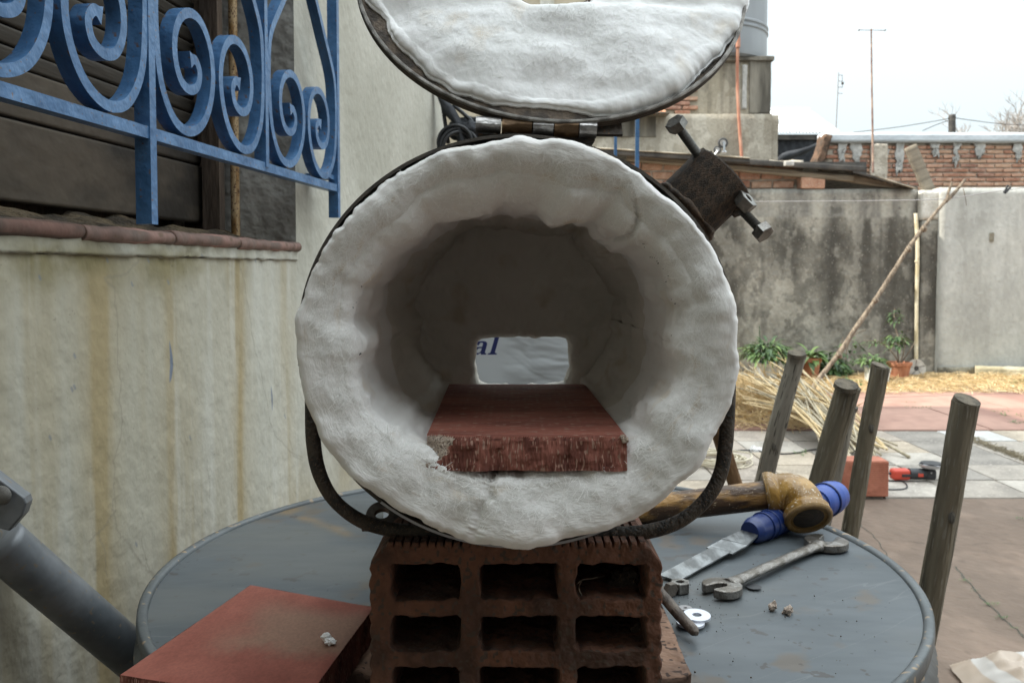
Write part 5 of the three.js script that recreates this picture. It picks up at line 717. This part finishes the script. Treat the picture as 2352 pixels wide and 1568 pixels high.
  const stand = (Z, dz) => { const f = (u, v, z) => at(u, v, z).add(V3(0, 0, -dz)).sub(furnace.position); mesh('bar_stand', taper([f(716, 860, 0.548), f(717, 940, 0.548), f(720, 1020, 0.548), f(733, 1085, 0.547), f(764, 1144, 0.546), f(818, 1190, 0.545), f(880, 1212, 0.545), f(960, 1223, 0.545), f(1190, 1229, 0.545), f(1400, 1227, 0.545), f(1490, 1220, 0.545), f(1562, 1196, 0.545), f(1622, 1146, 0.546), f(1654, 1090, 0.547), f(1667, 1020, 0.548), f(1672, 940, 0.548), f(1674, 850, 0.548)], [0.0047, 0.0047], 14, 160, { rough: 0.05 }), M.bar, furnace); };
  stand(0.545, 0); stand(0.545, 0.15);
}
{ // the lid, hinged up above the mouth and leaning back
  const R = 0.1208, tilt = 0.557, lid = thing('furnace_lid', 'round forge door packed with white ceramic wool, swung open upwards', 'lid', [0.0248, CAMY + 0.183, -0.547]);
  lid.rotation.set(-tilt, 0.066, 0, 'YXZ');                        // local +z faces the camera side
  const dep = 0.005;
  mesh('lid_pan', merge([toCreasedNormals(new THREE.LatheGeometry([[R, 0], [R, -dep], [0.028, -dep], [0.028, -dep + 0.0015], [R - 0.0018, -dep + 0.0015], [R - 0.0018, 0]].map((q) => new THREE.Vector2(...q)), 160), 0.5).rotateX(Math.PI / 2)]), M.rustIn, lid);
  mesh('lid_rim', new THREE.TorusGeometry(R - 0.0009, 0.00125, 8, 200).translate(0, 0, 0), M.rimSteel = mottled([0.12, 0.11, 0.1], [0.4, 0.38, 0.35], [0.03, 0.03], 4, 4, 0.45, 0.0003, { metalness: 0.7 }, 170, 2, 128), lid);
  const dA = (a, b) => { let d = Math.abs(a - b) % (2 * Math.PI); return d > Math.PI ? 2 * Math.PI - d : d; };
  const woolAt = (u, v) => {
    const a = u * 2 * Math.PI, c = Math.cos(a), s = Math.sin(a), rh = 0.0335 * (1 + 0.14 * fbm(c * 2 + 4, s * 2, 2, 3)), gap = 0.0008 + 0.0035 * (0.4 + fbm(c * 9, s * 9, 5, 4)) + 0.004 * Math.exp(-Math.pow(dA(a, 3.75) / 0.35, 2)) + 0.0065 * Math.exp(-Math.pow(dA(a, 4.6) / 0.3, 2)) + 0.004 * Math.exp(-Math.pow(dA(a, 5.55) / 0.25, 2)) - 0.004 * Math.exp(-Math.pow(dA(a, 6.1) / 0.3, 2)), ro = R - 0.002 - gap; let r, z, nz = 1, nr = 0;
    if (v < 0.08) { r = ro + 0.001; z = -0.0045 + v / 0.08 * 0.003; nz = 0.2; nr = 0.9; } else if (v < 0.2) { const q = (v - 0.08) / 0.12 * Math.PI / 2; r = ro - 0.008 * (1 - Math.cos(q)); z = -0.0015 + 0.0055 * Math.sin(q); nz = Math.sin(q); nr = Math.cos(q); } else if (v < 0.8) { const t = (v - 0.2) / 0.6; r = lerp(ro - 0.008, rh + 0.009, t); z = 0.004 + 0.006 * Math.sin(t * Math.PI); } else if (v < 0.92) { const q = (v - 0.8) / 0.12 * Math.PI / 2; r = rh + 0.009 * (1 - Math.sin(q)); z = 0.004 - 0.009 * (1 - Math.cos(q)); nz = Math.cos(q); nr = -Math.sin(q); } else { r = rh; z = -0.005 - (v - 0.92) / 0.08 * 0.006; nz = 0; nr = -1; }
    const x = c * r, y = s * r; let d = 0.012 * fbm(x * 15 + 7, y * 26, 3, 2) + 0.0022 * fbm(x * 50, y * 70, 6, 2) + 0.0003 * fbm(x * 300, y * 300, 2, 3);
    d -= 0.0025 * Math.exp(-Math.pow((y + 0.03 + 0.006 * fbm(x * 40, 2, 2)) / 0.006, 2)) * step(-0.02, 0.03, x); 
    return [c * (r + nr * d), s * (r + nr * d), z + nz * d, x, y];
  };
  mesh('ceramic_wool', grid(620, 150, woolAt, true), M.wool, lid);
  { const on = (u, v) => V3(...woolAt(((u % 1) + 1) % 1, v).slice(0, 3)); const f = mesh('loose_fibres', fibres(7000, 6, (r) => { const u = 0.5 + r() * 0.5, v = 0.26 + r() * 0.54; return [on(u, v), on(u + 0.002, v), on(u, v + 0.006)]; }), M.fibre, lid); f.userData.kind = 'stuff'; }
  mesh('hinge_leaf', box(0.066, 0.012, 0.002, 0.0, -R + 0.003, -0.0065).rotateZ(0), M.blackSteel, lid);
}
// red slab in the furnace and its twin on the drum
M.slabRed = mottled([0.17, 0.05, 0.034], [0.29, 0.1, 0.07], [0.25, 0.1], 4, 8, 0.75, 0.0007, { speck: [0.62, [0.4, 0.3, 0.24]] }, 180, 1.5);
M.slabEdge = mottled([0.1, 0.028, 0.018], [0.24, 0.085, 0.06], [0.06, 0.14], 7, 4, 0.9, 0.0022, { speck: [0.42, [0.34, 0.2, 0.15]] }, 181, 1.9);
M.chip = mottled([0.28, 0.22, 0.175], [0.46, 0.38, 0.31], [0.04, 0.04], 5, 5, 1, 0.0012, { speck: [0.35, [0.16, 0.12, 0.1]] }, 182, 1.8, 256);
M.tileTop = (() => { const map = tex(512, 512, (u, v) => { let c = mix3([0.19, 0.05, 0.032], [0.28, 0.088, 0.06], clamp(0.5 + 1.2 * pf(u, v, 4, 4, 5, 4))); const w = step(0.3, 0.5, v + 0.05 * pf(u, v, 30, 30, 3, 17) + 0.2 * pf(u, v, 3, 3, 3, 6)) * step(0.98, 0.72, v + 0.12 * pf(u, v, 3, 3, 3, 12)) * step(0.08, 0.55, u + 0.2 * pf(u, v, 4, 4, 3, 9)); c = mix3(c, [0.235, 0.145, 0.098], w * 0.8); const e = 1 - step(0, 0.05, u); c = mix3(c, [0.34, 0.13, 0.1], e * 0.5 * clamp(0.5 + 2 * pf(u, v, 20, 20, 3))); return sc3(c, 1 + 0.22 * pf(u, v, 90, 90, 2, 3)); }); return mat(null, 0.85, { map }); })();
{
  const Y1 = CAMY - 0.0917, th = 0.0186, zf = 0.474, zr = 0.692, xl0 = (977 - 1176) / 2000 * zf, xr0 = (1442 - 1176) / 2000 * zf, xl1 = (1031 - 1176) / 2000 * zr, xr1 = (1344 - 1176) / 2000 * zr;
  const t = thing('furnace_floor_slab', 'dark red tile slab with a chipped corner lying inside the forge', 'tile slab');
  const g = rough(new THREE.BoxGeometry(1, 1, 1, 90, 16, 60), 0.0001, 0.01, 1), P = g.attributes.position; for (let i = 0; i < P.count; i++) { const u = P.getX(i) + 0.5, v = P.getY(i) + 0.5, w = 0.5 - P.getZ(i); let x = lerp(lerp(xl0, xr0, u), lerp(xl1, xr1, u), w), y = Y1 - th * (1 - v), z = lerp(zf, zr, w) - 0.008 * 0; if (w < 0.02) z += 0.0024 * fbm(x * 130, y * 260, 3, 4) - 0.002 * (1 - v) + 0.0022 * step(0.84, 1, v); if (v < 0.05) y += 0.0007 * fbm(x * 90, z * 40, 6, 4); const ch = step(0.0, 1, 1.15 - u / 0.115 + 0.35 * fbm(u * 30, v * 4, 2, 3)) * (w < 0.03 ? 1 : 0) * step(0.25, 0.4, v); z += 0.0055 * ch * (u < 0.14 ? 1 : 0); P.setXYZ(i, x, y, -z); }
  g.computeVertexNormals(); const G = toCreasedNormals(metreUV(g), 0.7), p = G.attributes.position, nn = G.attributes.normal, front = [], top = [], chip = []; const uvA = G.attributes.uv;
  for (let i = 0; i < p.count; i += 3) { const cx = (p.getX(i) + p.getX(i + 1) + p.getX(i + 2)) / 3, cy = (p.getY(i) + p.getY(i + 1) + p.getY(i + 2)) / 3, cz = (p.getZ(i) + p.getZ(i + 1) + p.getZ(i + 2)) / 3, u = (cx - xl0) / (xr0 - xl0), v = 1 - (Y1 - cy) / th; const isF = cz > -zf - 0.0085 && v < 0.97; (isF ? (u < 0.115 + 0.045 * fbm(v * 6, 2, 1) - 0.09 * step(0.45, 0.12, v) && v > 0.14 ? chip : front) : top).push(i); }
  const sub = (l) => { const q = new THREE.BufferGeometry(); for (const [k, n] of [['position', 3], ['normal', 3], ['uv', 2]]) { const a = new Float32Array(l.length * 3 * n); l.forEach((i, j) => a.set(G.attributes[k].array.subarray(i * n, i * n + 3 * n), j * 3 * n)); q.setAttribute(k, new THREE.BufferAttribute(a, n)); } return q; };
  mesh('slab_top', sub(top), M.slabRed, t); mesh('rough_edge', sub(front), M.slabEdge, t); const cm = mesh('chipped_corner', sub(chip), M.chip, t); cm.userData.label = 'pale broken corner of the slab';
  const nick = mesh('edge_nick', rough(new THREE.IcosahedronGeometry(0.0022, 3), 0.0015, 0.003, 2), M.chip, t); nick.position.set(xr0 - 0.0015, Y1 - 0.001, -zf);
}
{
  const y = CAMY - 0.262, A = onY(575, 1340, y), B = onY(275, 1546, y), C = onY(858, 1391, y), D = onY(770, 1588, y), t = thing('red_tile', 'faded red floor tile propped on the drum at lower left', 'tile');
  const E = B.clone().add(D).sub(A.clone().add(C).multiplyScalar(0.5)).multiplyScalar(0), bl = B, br = D.clone().lerp(B.clone().add(C).sub(A), 0.5);
  const g = grid(40, 40, (u, v) => { const p = bl.clone().lerp(br, u).lerp(A.clone().lerp(C, u), v); const e = Math.min(u, 1 - u, v, 1 - v); return [p.x, p.y - 0.0012 * (1 - Math.min(1, e * 60)) + 0.0003 * fbm(p.x * 60, p.z * 60, 1), p.z, u, v]; });
  mesh('tile_top', g, M.tileTop, t);
  const side = (P, Q, n = 40) => grid(n, 8, (u, v) => { const p = P.clone().lerp(Q, u); const o = P.clone().sub(Q).cross(V3(0, 1, 0)).normalize(), k = 0.0011 * fbm(p.x * 200, v * 4, p.z * 200, 3); return [p.x + o.x * k, p.y - 0.0012 - v * 0.026, p.z + o.z * k, u * P.distanceTo(Q), v * 0.026]; });
  mesh('tile_edge', merge([side(bl, br), side(br, C), side(C, A), side(A, bl)]), M.slabEdge, t);
  mesh('tile_underside', grid(2, 2, (u, v) => { const p = bl.clone().lerp(br, u).lerp(A.clone().lerp(C, u), v); return [p.x, p.y - 0.0272, p.z, u, v]; }), M.slabEdge, t);
  const w = onY(757, 1472, y + 0.003), f = mesh('wool_scrap', merge([rough(new THREE.IcosahedronGeometry(0.0038, 12), 0.003, 0.004, 2), rough(new THREE.IcosahedronGeometry(0.003, 12).translate(-0.003, 0.002, -0.004), 0.003, 0.004, 3)]), M.wool, scene); f.position.copy(w); f.geometry.scale(0.95, 0.6, 0.8); tag(f, 'tiny white scrap of wool lying on the red tile', 'wool scrap');
}
{ // white sack seen through the rear opening
  const cv = document.createElement('canvas'); cv.width = 512; cv.height = 256; const x = cv.getContext('2d'); x.fillStyle = '#c3c8ca'; x.fillRect(0, 0, 512, 256); x.fillStyle = '#2b3260'; x.font = 'italic bold 57px serif'; x.fillText('ial', 156, 120); const ct = new THREE.CanvasTexture(cv); ct.colorSpace = THREE.SRGBColorSpace;
  M.whiteSack = mat(null, 0.35, { map: ct }); const Z = 1.02, c = at(1171, 822, Z), W = 0.3, H = 0.13, t = thing('white_sack', 'white plastic sack with dark blue italic letters behind the forge', 'sack', [c.x, c.y, c.z]);
  const fy = LID + 0.003 - c.y;
  mesh('print_side', grid(160, 90, (u, v) => { const X = (u - 0.5) * W, Y = (v - 0.5) * H, calm = step(-0.02, 0.035, X); return [X, Y, 0.004 * calm * fbm(X * 12, Y * 60, 2, 3) + 0.0035 * calm * (1 - Math.abs(fbm(X * 18 + 3, Y * 70 + X * 30, 5, 3)) * 3) * fbm(X * 10, Y * 14, 8) + 0.002 * fbm(X * 9, Y * 9, 1), u, v]; }), M.whiteSack, t);
  M.sackPlain = mat([0.54, 0.57, 0.59], 0.4); const up = H / 2; mesh('sack_body', merge([rough(new RoundedBoxGeometry(W, H / 2 - fy - 0.002, 0.09, 8, 0.02).translate(0, (up + fy) / 2, -0.056), 0.008, 0.06, 3), grid(40, 10, (u, v) => [(u - 0.5) * W, -H / 2 + v * (fy + H / 2), 0.003 * fbm(u * 6, v * 4, 2) - 0.0 * v, u, v])]), M.sackPlain, t);
}
// ---------------------------------------------------------------- tools on the drum
M.burner = mottled([0.075, 0.04, 0.02], [0.35, 0.19, 0.055], [0.05, 0.14], 4, 5, 0.5, 0.0008, { speck: [0.72, [0.42, 0.34, 0.22]] }, 190, 2.4);
M.elbow = mottled([0.26, 0.14, 0.03], [0.46, 0.27, 0.075], [0.06, 0.06], 3, 3, 0.3, 0.0006, { speck: [0.62, [0.62, 0.56, 0.46]] }, 191, 2.0);
{
  const out = V3(0.06, -0.62, 0.78).normalize(), lip = at(1858, 1190, 0.957), C = lip.clone().addScaledVector(out, -0.037), far = at(1500, 1168, 1.02), inn = far.clone().sub(C).normalize();
  const t = thing('burner_pipe', 'rusty brown pipe with a yellowed elbow fitting lying over the drum', 'pipe'), I = C.clone().addScaledVector(inn, 0.036);
  mesh('pipe', taper([I.clone().addScaledVector(inn, -0.006), I.clone().lerp(far, 0.5), far, far.clone().addScaledVector(inn, 0.05)], [0.0165, 0.0165], 24, 60, { rough: 0.03 }), M.burner, t);
  const arc = []; for (let i = 0; i <= 16; i++) { const k = i / 16, a = C.clone().addScaledVector(inn, 0.036 * (1 - k)).addScaledVector(out, 0), q = C.clone().addScaledVector(inn, 0.026 * (1 - k) * (1 - k)).addScaledVector(out, 0.026 * k * k); arc.push(q); }
  const path = [I.clone(), C.clone().addScaledVector(inn, 0.03), ...arc, C.clone().addScaledVector(out, 0.031), C.clone().addScaledVector(out, 0.037)];
  mesh('elbow', taper(path, (k) => k < 0.1 ? 0.0262 - 0.001 * Math.abs(k - 0.04) / 0.05 : k < 0.17 ? lerp(0.0252, 0.0222, (k - 0.1) / 0.07) : k > 0.93 ? 0.0262 : k > 0.86 ? lerp(0.0225, 0.0262, (k - 0.86) / 0.07) : 0.0222 + 0.0025 * Math.sin((k - 0.17) / 0.69 * Math.PI), 36, 70, { open: true, rough: 0.03 }), M.elbow, t);
  const ring = (p, d, r0, r1) => along(new THREE.RingGeometry(r0, r1, 40), p, d);
  mesh('elbow_lip', merge([along(new THREE.TorusGeometry(0.0235, 0.0034, 12, 44), C.clone().addScaledVector(out, 0.0365), out), along(new THREE.TorusGeometry(0.0225, 0.0038, 12, 44), I.clone().addScaledVector(inn, -0.003), inn), ring(C.clone().addScaledVector(out, 0.0372), out, 0.0165, 0.025)]), M.elbow, t);
  mesh('elbow_bore', merge([taper([C.clone().addScaledVector(out, 0.0375), C.clone().addScaledVector(out, 0.02), C.clone().addScaledVector(out, 0.004)], [0.0172, 0.016, 0.0155], 30, 8), ]), M.bar, t);
}
{ // blue handled scraper
  M.bluePlastic = mat([0.008, 0.025, 0.12], 0.36); M.blueSkyLit = mat([0.035, 0.085, 0.36], 0.4); M.bladeSteel = mottled([0.16, 0.165, 0.165], [0.36, 0.375, 0.38], [0.03, 0.12], 3, 5, 0.32, 0.0002, { metalness: 0.8 }, 195, 1.8, 256);  // the paler blue puts sky light into the colour of the handle end
  const t = thing('paint_scraper', 'blue handled steel scraper lying under the burner pipe', 'scraper'), T = onLid(1536, 1328, 0.0015), N = onLid(1680, 1250, 0.006), H0 = onLid(1722, 1222, 0.012), H1 = at(1922, 1137, 1.07), d = N.clone().sub(T).setY(0).normalize(), s = V3(d.z, 0, -d.x).multiplyScalar(-1);
  const strip = (P, Q, w0, w1, th) => { const g = new THREE.BoxGeometry(1, th, 1, 2, 1, 10), p = g.attributes.position; for (let i = 0; i < p.count; i++) { const k = p.getZ(i) + 0.5, c = P.clone().lerp(Q, k), w = lerp(w0, w1, k) * p.getX(i); p.setXYZ(i, c.x + s.x * w, c.y + p.getY(i), c.z + s.z * w); } g.computeVertexNormals(); return toCreasedNormals(metreUV(g), 0.5); };
  mesh('blade', strip(T, N, 0.023, 0.023, 0.0014), M.bladeSteel, t); const sh = mesh('blade_collar', merge([strip(onLid(1652, 1266, 0.0045), onLid(1688, 1246, 0.008), 0.03, 0.03, 0.0016), strip(onLid(1688, 1246, 0.008), H0.clone().addScaledVector(d, 0.012), 0.03, 0.017, 0.0022)]), M.bladeSteel, t);
  const hd = H1.clone().sub(H0); mesh('handle', taper([H0, H0.clone().addScaledVector(hd, 0.05), H0.clone().addScaledVector(hd, 0.3), H0.clone().addScaledVector(hd, 0.6), H0.clone().addScaledVector(hd, 0.8)], [0.011, 0.0145, 0.0155, 0.014, 0.0145], 20, 40, { rough: 0.02 }), M.bluePlastic, t);
  for (let i = 0; i < 6; i++) mesh('grip_ridge', along(new THREE.TorusGeometry(0.0152, 0.0012, 8, 30), H0.clone().addScaledVector(hd, 0.14 + i * 0.06), hd), M.bluePlastic, t);
  mesh('handle_end', taper([H0.clone().addScaledVector(hd, 0.76), H0.clone().addScaledVector(hd, 0.8), H0.clone().addScaledVector(hd, 0.92), H1, H1.clone().addScaledVector(hd, 0.06)], [0.016, 0.0185, 0.0205, 0.0175, 0.008], 26, 40), M.blueSkyLit, t); mesh('end_groove', along(new THREE.TorusGeometry(0.0196, 0.0018, 8, 36), H0.clone().addScaledVector(hd, 0.86), hd), M.bluePlastic, t);
}
{ // double ended wrench
  M.wrench = mottled([0.15, 0.135, 0.115], [0.27, 0.255, 0.235], [0.03, 0.03], 5, 5, 0.38, 0.0005, { metalness: 0.75, speck: [0.45, [0.1, 0.07, 0.05]] }, 196, 1.6, 256);
  const A = onLid(1652, 1352, 0.005), B = onLid(1905, 1243, 0.005), L = A.distanceTo(B), t = thing('open_end_wrench', 'worn double open ended wrench lying on the drum', 'wrench', A.toArray()); t.rotation.y = Math.atan2(-(B.z - A.z), B.x - A.x);
  const jaw = (x, R, slot, ang, name) => { const s = new THREE.Shape(), h = slot / 2, a0 = Math.asin(h / R), pts = []; for (let i = 0; i <= 40; i++) { const a = a0 + 0.1 + i / 40 * (2 * Math.PI - 2 * a0 - 0.2); const k = 1 - 0.14 * Math.pow(Math.max(0, Math.cos(a)), 2); pts.push([Math.cos(a) * R * k, Math.sin(a) * R * (Math.abs(a - Math.PI) < 2 ? 1 : 0.98)]); } pts.push([R * 0.75, -h], [-R * 0.05, -h], [-R * 0.3, -h * 0.6], [-R * 0.36, 0], [-R * 0.3, h * 0.6], [-R * 0.05, h], [R * 0.75, h]); pts.forEach((p, i) => i ? s.lineTo(...p) : s.moveTo(...p)); s.closePath(); const g = new THREE.ExtrudeGeometry(s, { depth: 0.0052, bevelEnabled: true, bevelSize: 0.0012, bevelThickness: 0.0014, bevelSegments: 3 }).rotateX(-Math.PI / 2).rotateY(ang).translate(x, -0.0032, 0); mesh(name, toCreasedNormals(metreUV(g), 0.7), M.wrench, t); };
  jaw(0.004, 0.0178, 0.0125, Math.PI - 0.26, 'jaw'); jaw(L - 0.006, 0.0215, 0.016, -0.26 + 0.5, 'jaw');
  mesh('handle', taper([V3(0.016, 0, 0), V3(0.04, 0.0005, 0), V3(L / 2, 0.001, 0), V3(L - 0.04, 0.0005, 0), V3(L - 0.02, 0, 0)], [0.0085, 0.0062, 0.0062, 0.0066, 0.01], 18, 50, { flat: 0.62 }), M.wrench, t);
  t.children.at(-1).geometry.rotateX(0);
}
{ // nuts, washers, rod, crumbs
  const nut = mesh('hex_nut', hex(0.0086, 0.008, 0.0046).rotateX(-Math.PI / 2), M.zinc, scene); nut.position.copy(onLid(1562, 1356, 0)); nut.rotation.y = 0.3; tag(nut, 'bright steel nut lying beside the scraper tip', 'nut');
  const bt = thing('dark_bolt', 'dark bolt head lying against the brick beside the bright nut', 'bolt', onLid(1536, 1352, 0.005).toArray()); mesh('bolt_head', hex(0.0062, 0.005), M.darkSteel, bt); mesh('shank', rod(V3(0, 0, 0), V3(-0.02, -0.001, -0.01), 0.003, 12), M.darkSteel, bt); bt.rotation.y = 0.6;
  const wsh = (u, v, up, R, r, m, label) => { const s = new THREE.Shape(); s.absarc(0, 0, R, 0, Math.PI * 2); const p = new THREE.Path(); p.absarc(0, 0, r, 0, Math.PI * 2, true); s.holes.push(p); const o = mesh('washer', new THREE.ExtrudeGeometry(s, { depth: 0.0016, bevelEnabled: true, bevelSize: 0.0004, bevelThickness: 0.0004, curveSegments: 40 }).rotateX(-Math.PI / 2), m, scene); o.position.copy(onLid(u, v, up)); tag(o, label, 'washer', 'washers on the drum'); return o; };
  M.washer = mat([0.66, 0.68, 0.74], 0.38, { metalness: 0.5 });
  wsh(1586, 1432, 0.0006, 0.0115, 0.004, M.washer, 'large washer half under the rod, lower of the two'); wsh(1601, 1416, 0.0032, 0.0112, 0.0042, M.washer, 'large bright washer beside the rod, upper of the two').rotation.x = 0.06;
  wsh(1574, 1400, 0.0006, 0.0058, 0.002, M.dullSteel, 'small grey washer behind the large ones'); 
  const rd = mesh('iron_rod', metreUV(taper([onLid(1506, 1348, 0.02), onLid(1530, 1376, 0.016), onLid(1560, 1412, 0.011), onLid(1594, 1448, 0.007), onLid(1600, 1455, 0.0065)], [0.0042, 0.0048, 0.0048, 0.0044, 0.002], 14, 40, { rough: 0.06 })), M.burnerDark = mottled([0.06, 0.045, 0.035], [0.15, 0.12, 0.095], [0.03, 0.06], 4, 4, 0.65, 0.0005, {}, 198, 1.8, 128), scene); tag(rd, 'dark brown round rod leaning out from beside the hollow brick', 'rod');
  const r = rng(12); [[1780, 1394, 0.0036, 'tan crumb of brick on the drum, the left of two'], [1810, 1401, 0.0042, 'tan crumb of brick on the drum, the right of two']].forEach(([u, v, k, l], i) => { const c = mesh('brick_crumb', rough(new THREE.IcosahedronGeometry(k, 4), 0.003, 0.004, i, 3), M.chip, scene); c.position.copy(onLid(u, v, 0.002)); tag(c, l, 'crumb'); });
  const grit = [], q = rng(99); for (let i = 0; i < 150; i++) { const near = q() < 0.55, u = near ? 1540 + q() * 130 : 1500 + q() * 560, v = near ? 1330 + q() * 120 : 1240 + q() * 320, p = onLid(u, v, 0.0002); if (Math.hypot(p.x - DX, p.z - DZ) > DR - 0.03) continue; grit.push(new THREE.IcosahedronGeometry(0.0003 + q() * q() * q() * 0.0011, 0).translate(p.x, p.y, p.z)); }
  const g = mesh('grit', merge(grit.map(metreUV)), M.nest, scene); g.userData.kind = 'stuff'; g.userData.label = 'dark grit sprinkled over the drum lid'; g.userData.category = 'grit';
}
{ // grey tube leaning at the left with its riveted bracket
  M.greyTube = mottled([0.1, 0.112, 0.122], [0.165, 0.175, 0.185], [0.25, 0.25], 4, 6, 0.42, 0.0004, { metalness: 0.2, speck: [0.7, [0.2, 0.16, 0.12]] }, 200, 1.8);
  const A = at(-60, 1190, 0.735), B = at(390, 1580, 0.89), A2 = at(-10, 1237, 0.748); const t = thing('grey_tube', 'thick grey metal tube leaning between the house wall and drum', 'tube');
  mesh('tube', taper([A2, A2.clone().lerp(B, 0.5), B], [0.0212, 0.0212], 40, 30), M.greyTube, t);
  const s = new THREE.Shape([[-0.06, 0.03], [-0.02, 0.0265], [0.0165, -0.0045], [0.0178, -0.0085], [0.0152, -0.0175], [0.0055, -0.0295], [-0.005, -0.0265], [-0.06, 0.005]].map((p) => new THREE.Vector2(...p))); const br = mesh('end_bracket', new THREE.ExtrudeGeometry(s, { depth: 0.012, bevelEnabled: true, bevelSize: 0.0015, bevelThickness: 0.0015, bevelSegments: 3 }), M.greyTube, t); br.position.copy(at(4, 1130, 0.712)).add(V3(0, 0, -0.008)); br.rotation.y = 0.15; br.rotation.z = -0.02;
  const rv = mesh('rivet', new THREE.SphereGeometry(0.0082, 24, 12, 0, 7, 0, Math.PI / 2).scale(1, 0.6, 1).rotateX(Math.PI / 2), M.zinc, t); rv.position.copy(at(10, 1134, 0.708)).add(V3(0, 0, 0.0045));
}
{ // black cables and strap hanging at the corner of the house
  const t = thing('hanging_cables', 'tangle of black cables and strap hanging at the wall corner', 'cables'), Z = 2.7, P = (l) => l.map(([u, v, z]) => at(u, v, Z + (z || 0)));
  const r = rng(44), c = at(1046, 330, Z); for (let i = 0; i < 6; i++) { const k = 0.036 + i * 0.004; mesh('cable_loop', new THREE.TorusGeometry(k, 0.0055, 8, 40).rotateY((r() - 0.5) * 0.9).rotateX((r() - 0.5) * 0.6).translate(c.x + (r() - 0.5) * 0.03, c.y + (r() - 0.5) * 0.03, c.z + i * 0.006), M.black, t); }
  mesh('strap', taper(P([[1000, 200], [1012, 222], [1028, 250], [1044, 272], [1056, 296], [1064, 330]]), [0.012, 0.018, 0.03, 0.026, 0.03, 0.03], 10, 40, { rough: 0.7, flat: 0.6 }), M.cloth, t);
  mesh('black_bag', rough(new THREE.IcosahedronGeometry(0.07, 20).scale(0.9, 0.8, 0.5).translate(...at(1082, 308, Z + 0.03).toArray()), 0.03, 0.05, 5, 4), M.cloth, t);
  for (const l of [[[1010, 215], [1030, 262], [1060, 285], [1090, 290]], [[1040, 240], [1066, 262], [1084, 280], [1092, 310]], [[1005, 190], [1016, 240], [1022, 280], [1030, 330]]]) mesh('cable', taper(P(l), [0.006, 0.006], 8, 30), M.black, t);
}

// ---------------------------------------------------------------- draw
const renderer = new THREE.WebGLRenderer();
renderer.toneMapping = THREE.LinearToneMapping; renderer.toneMappingExposure = EXPOSURE;
renderer.shadowMap.enabled = true; renderer.shadowMap.type = THREE.PCFSoftShadowMap;
renderer.render(scene, camera);
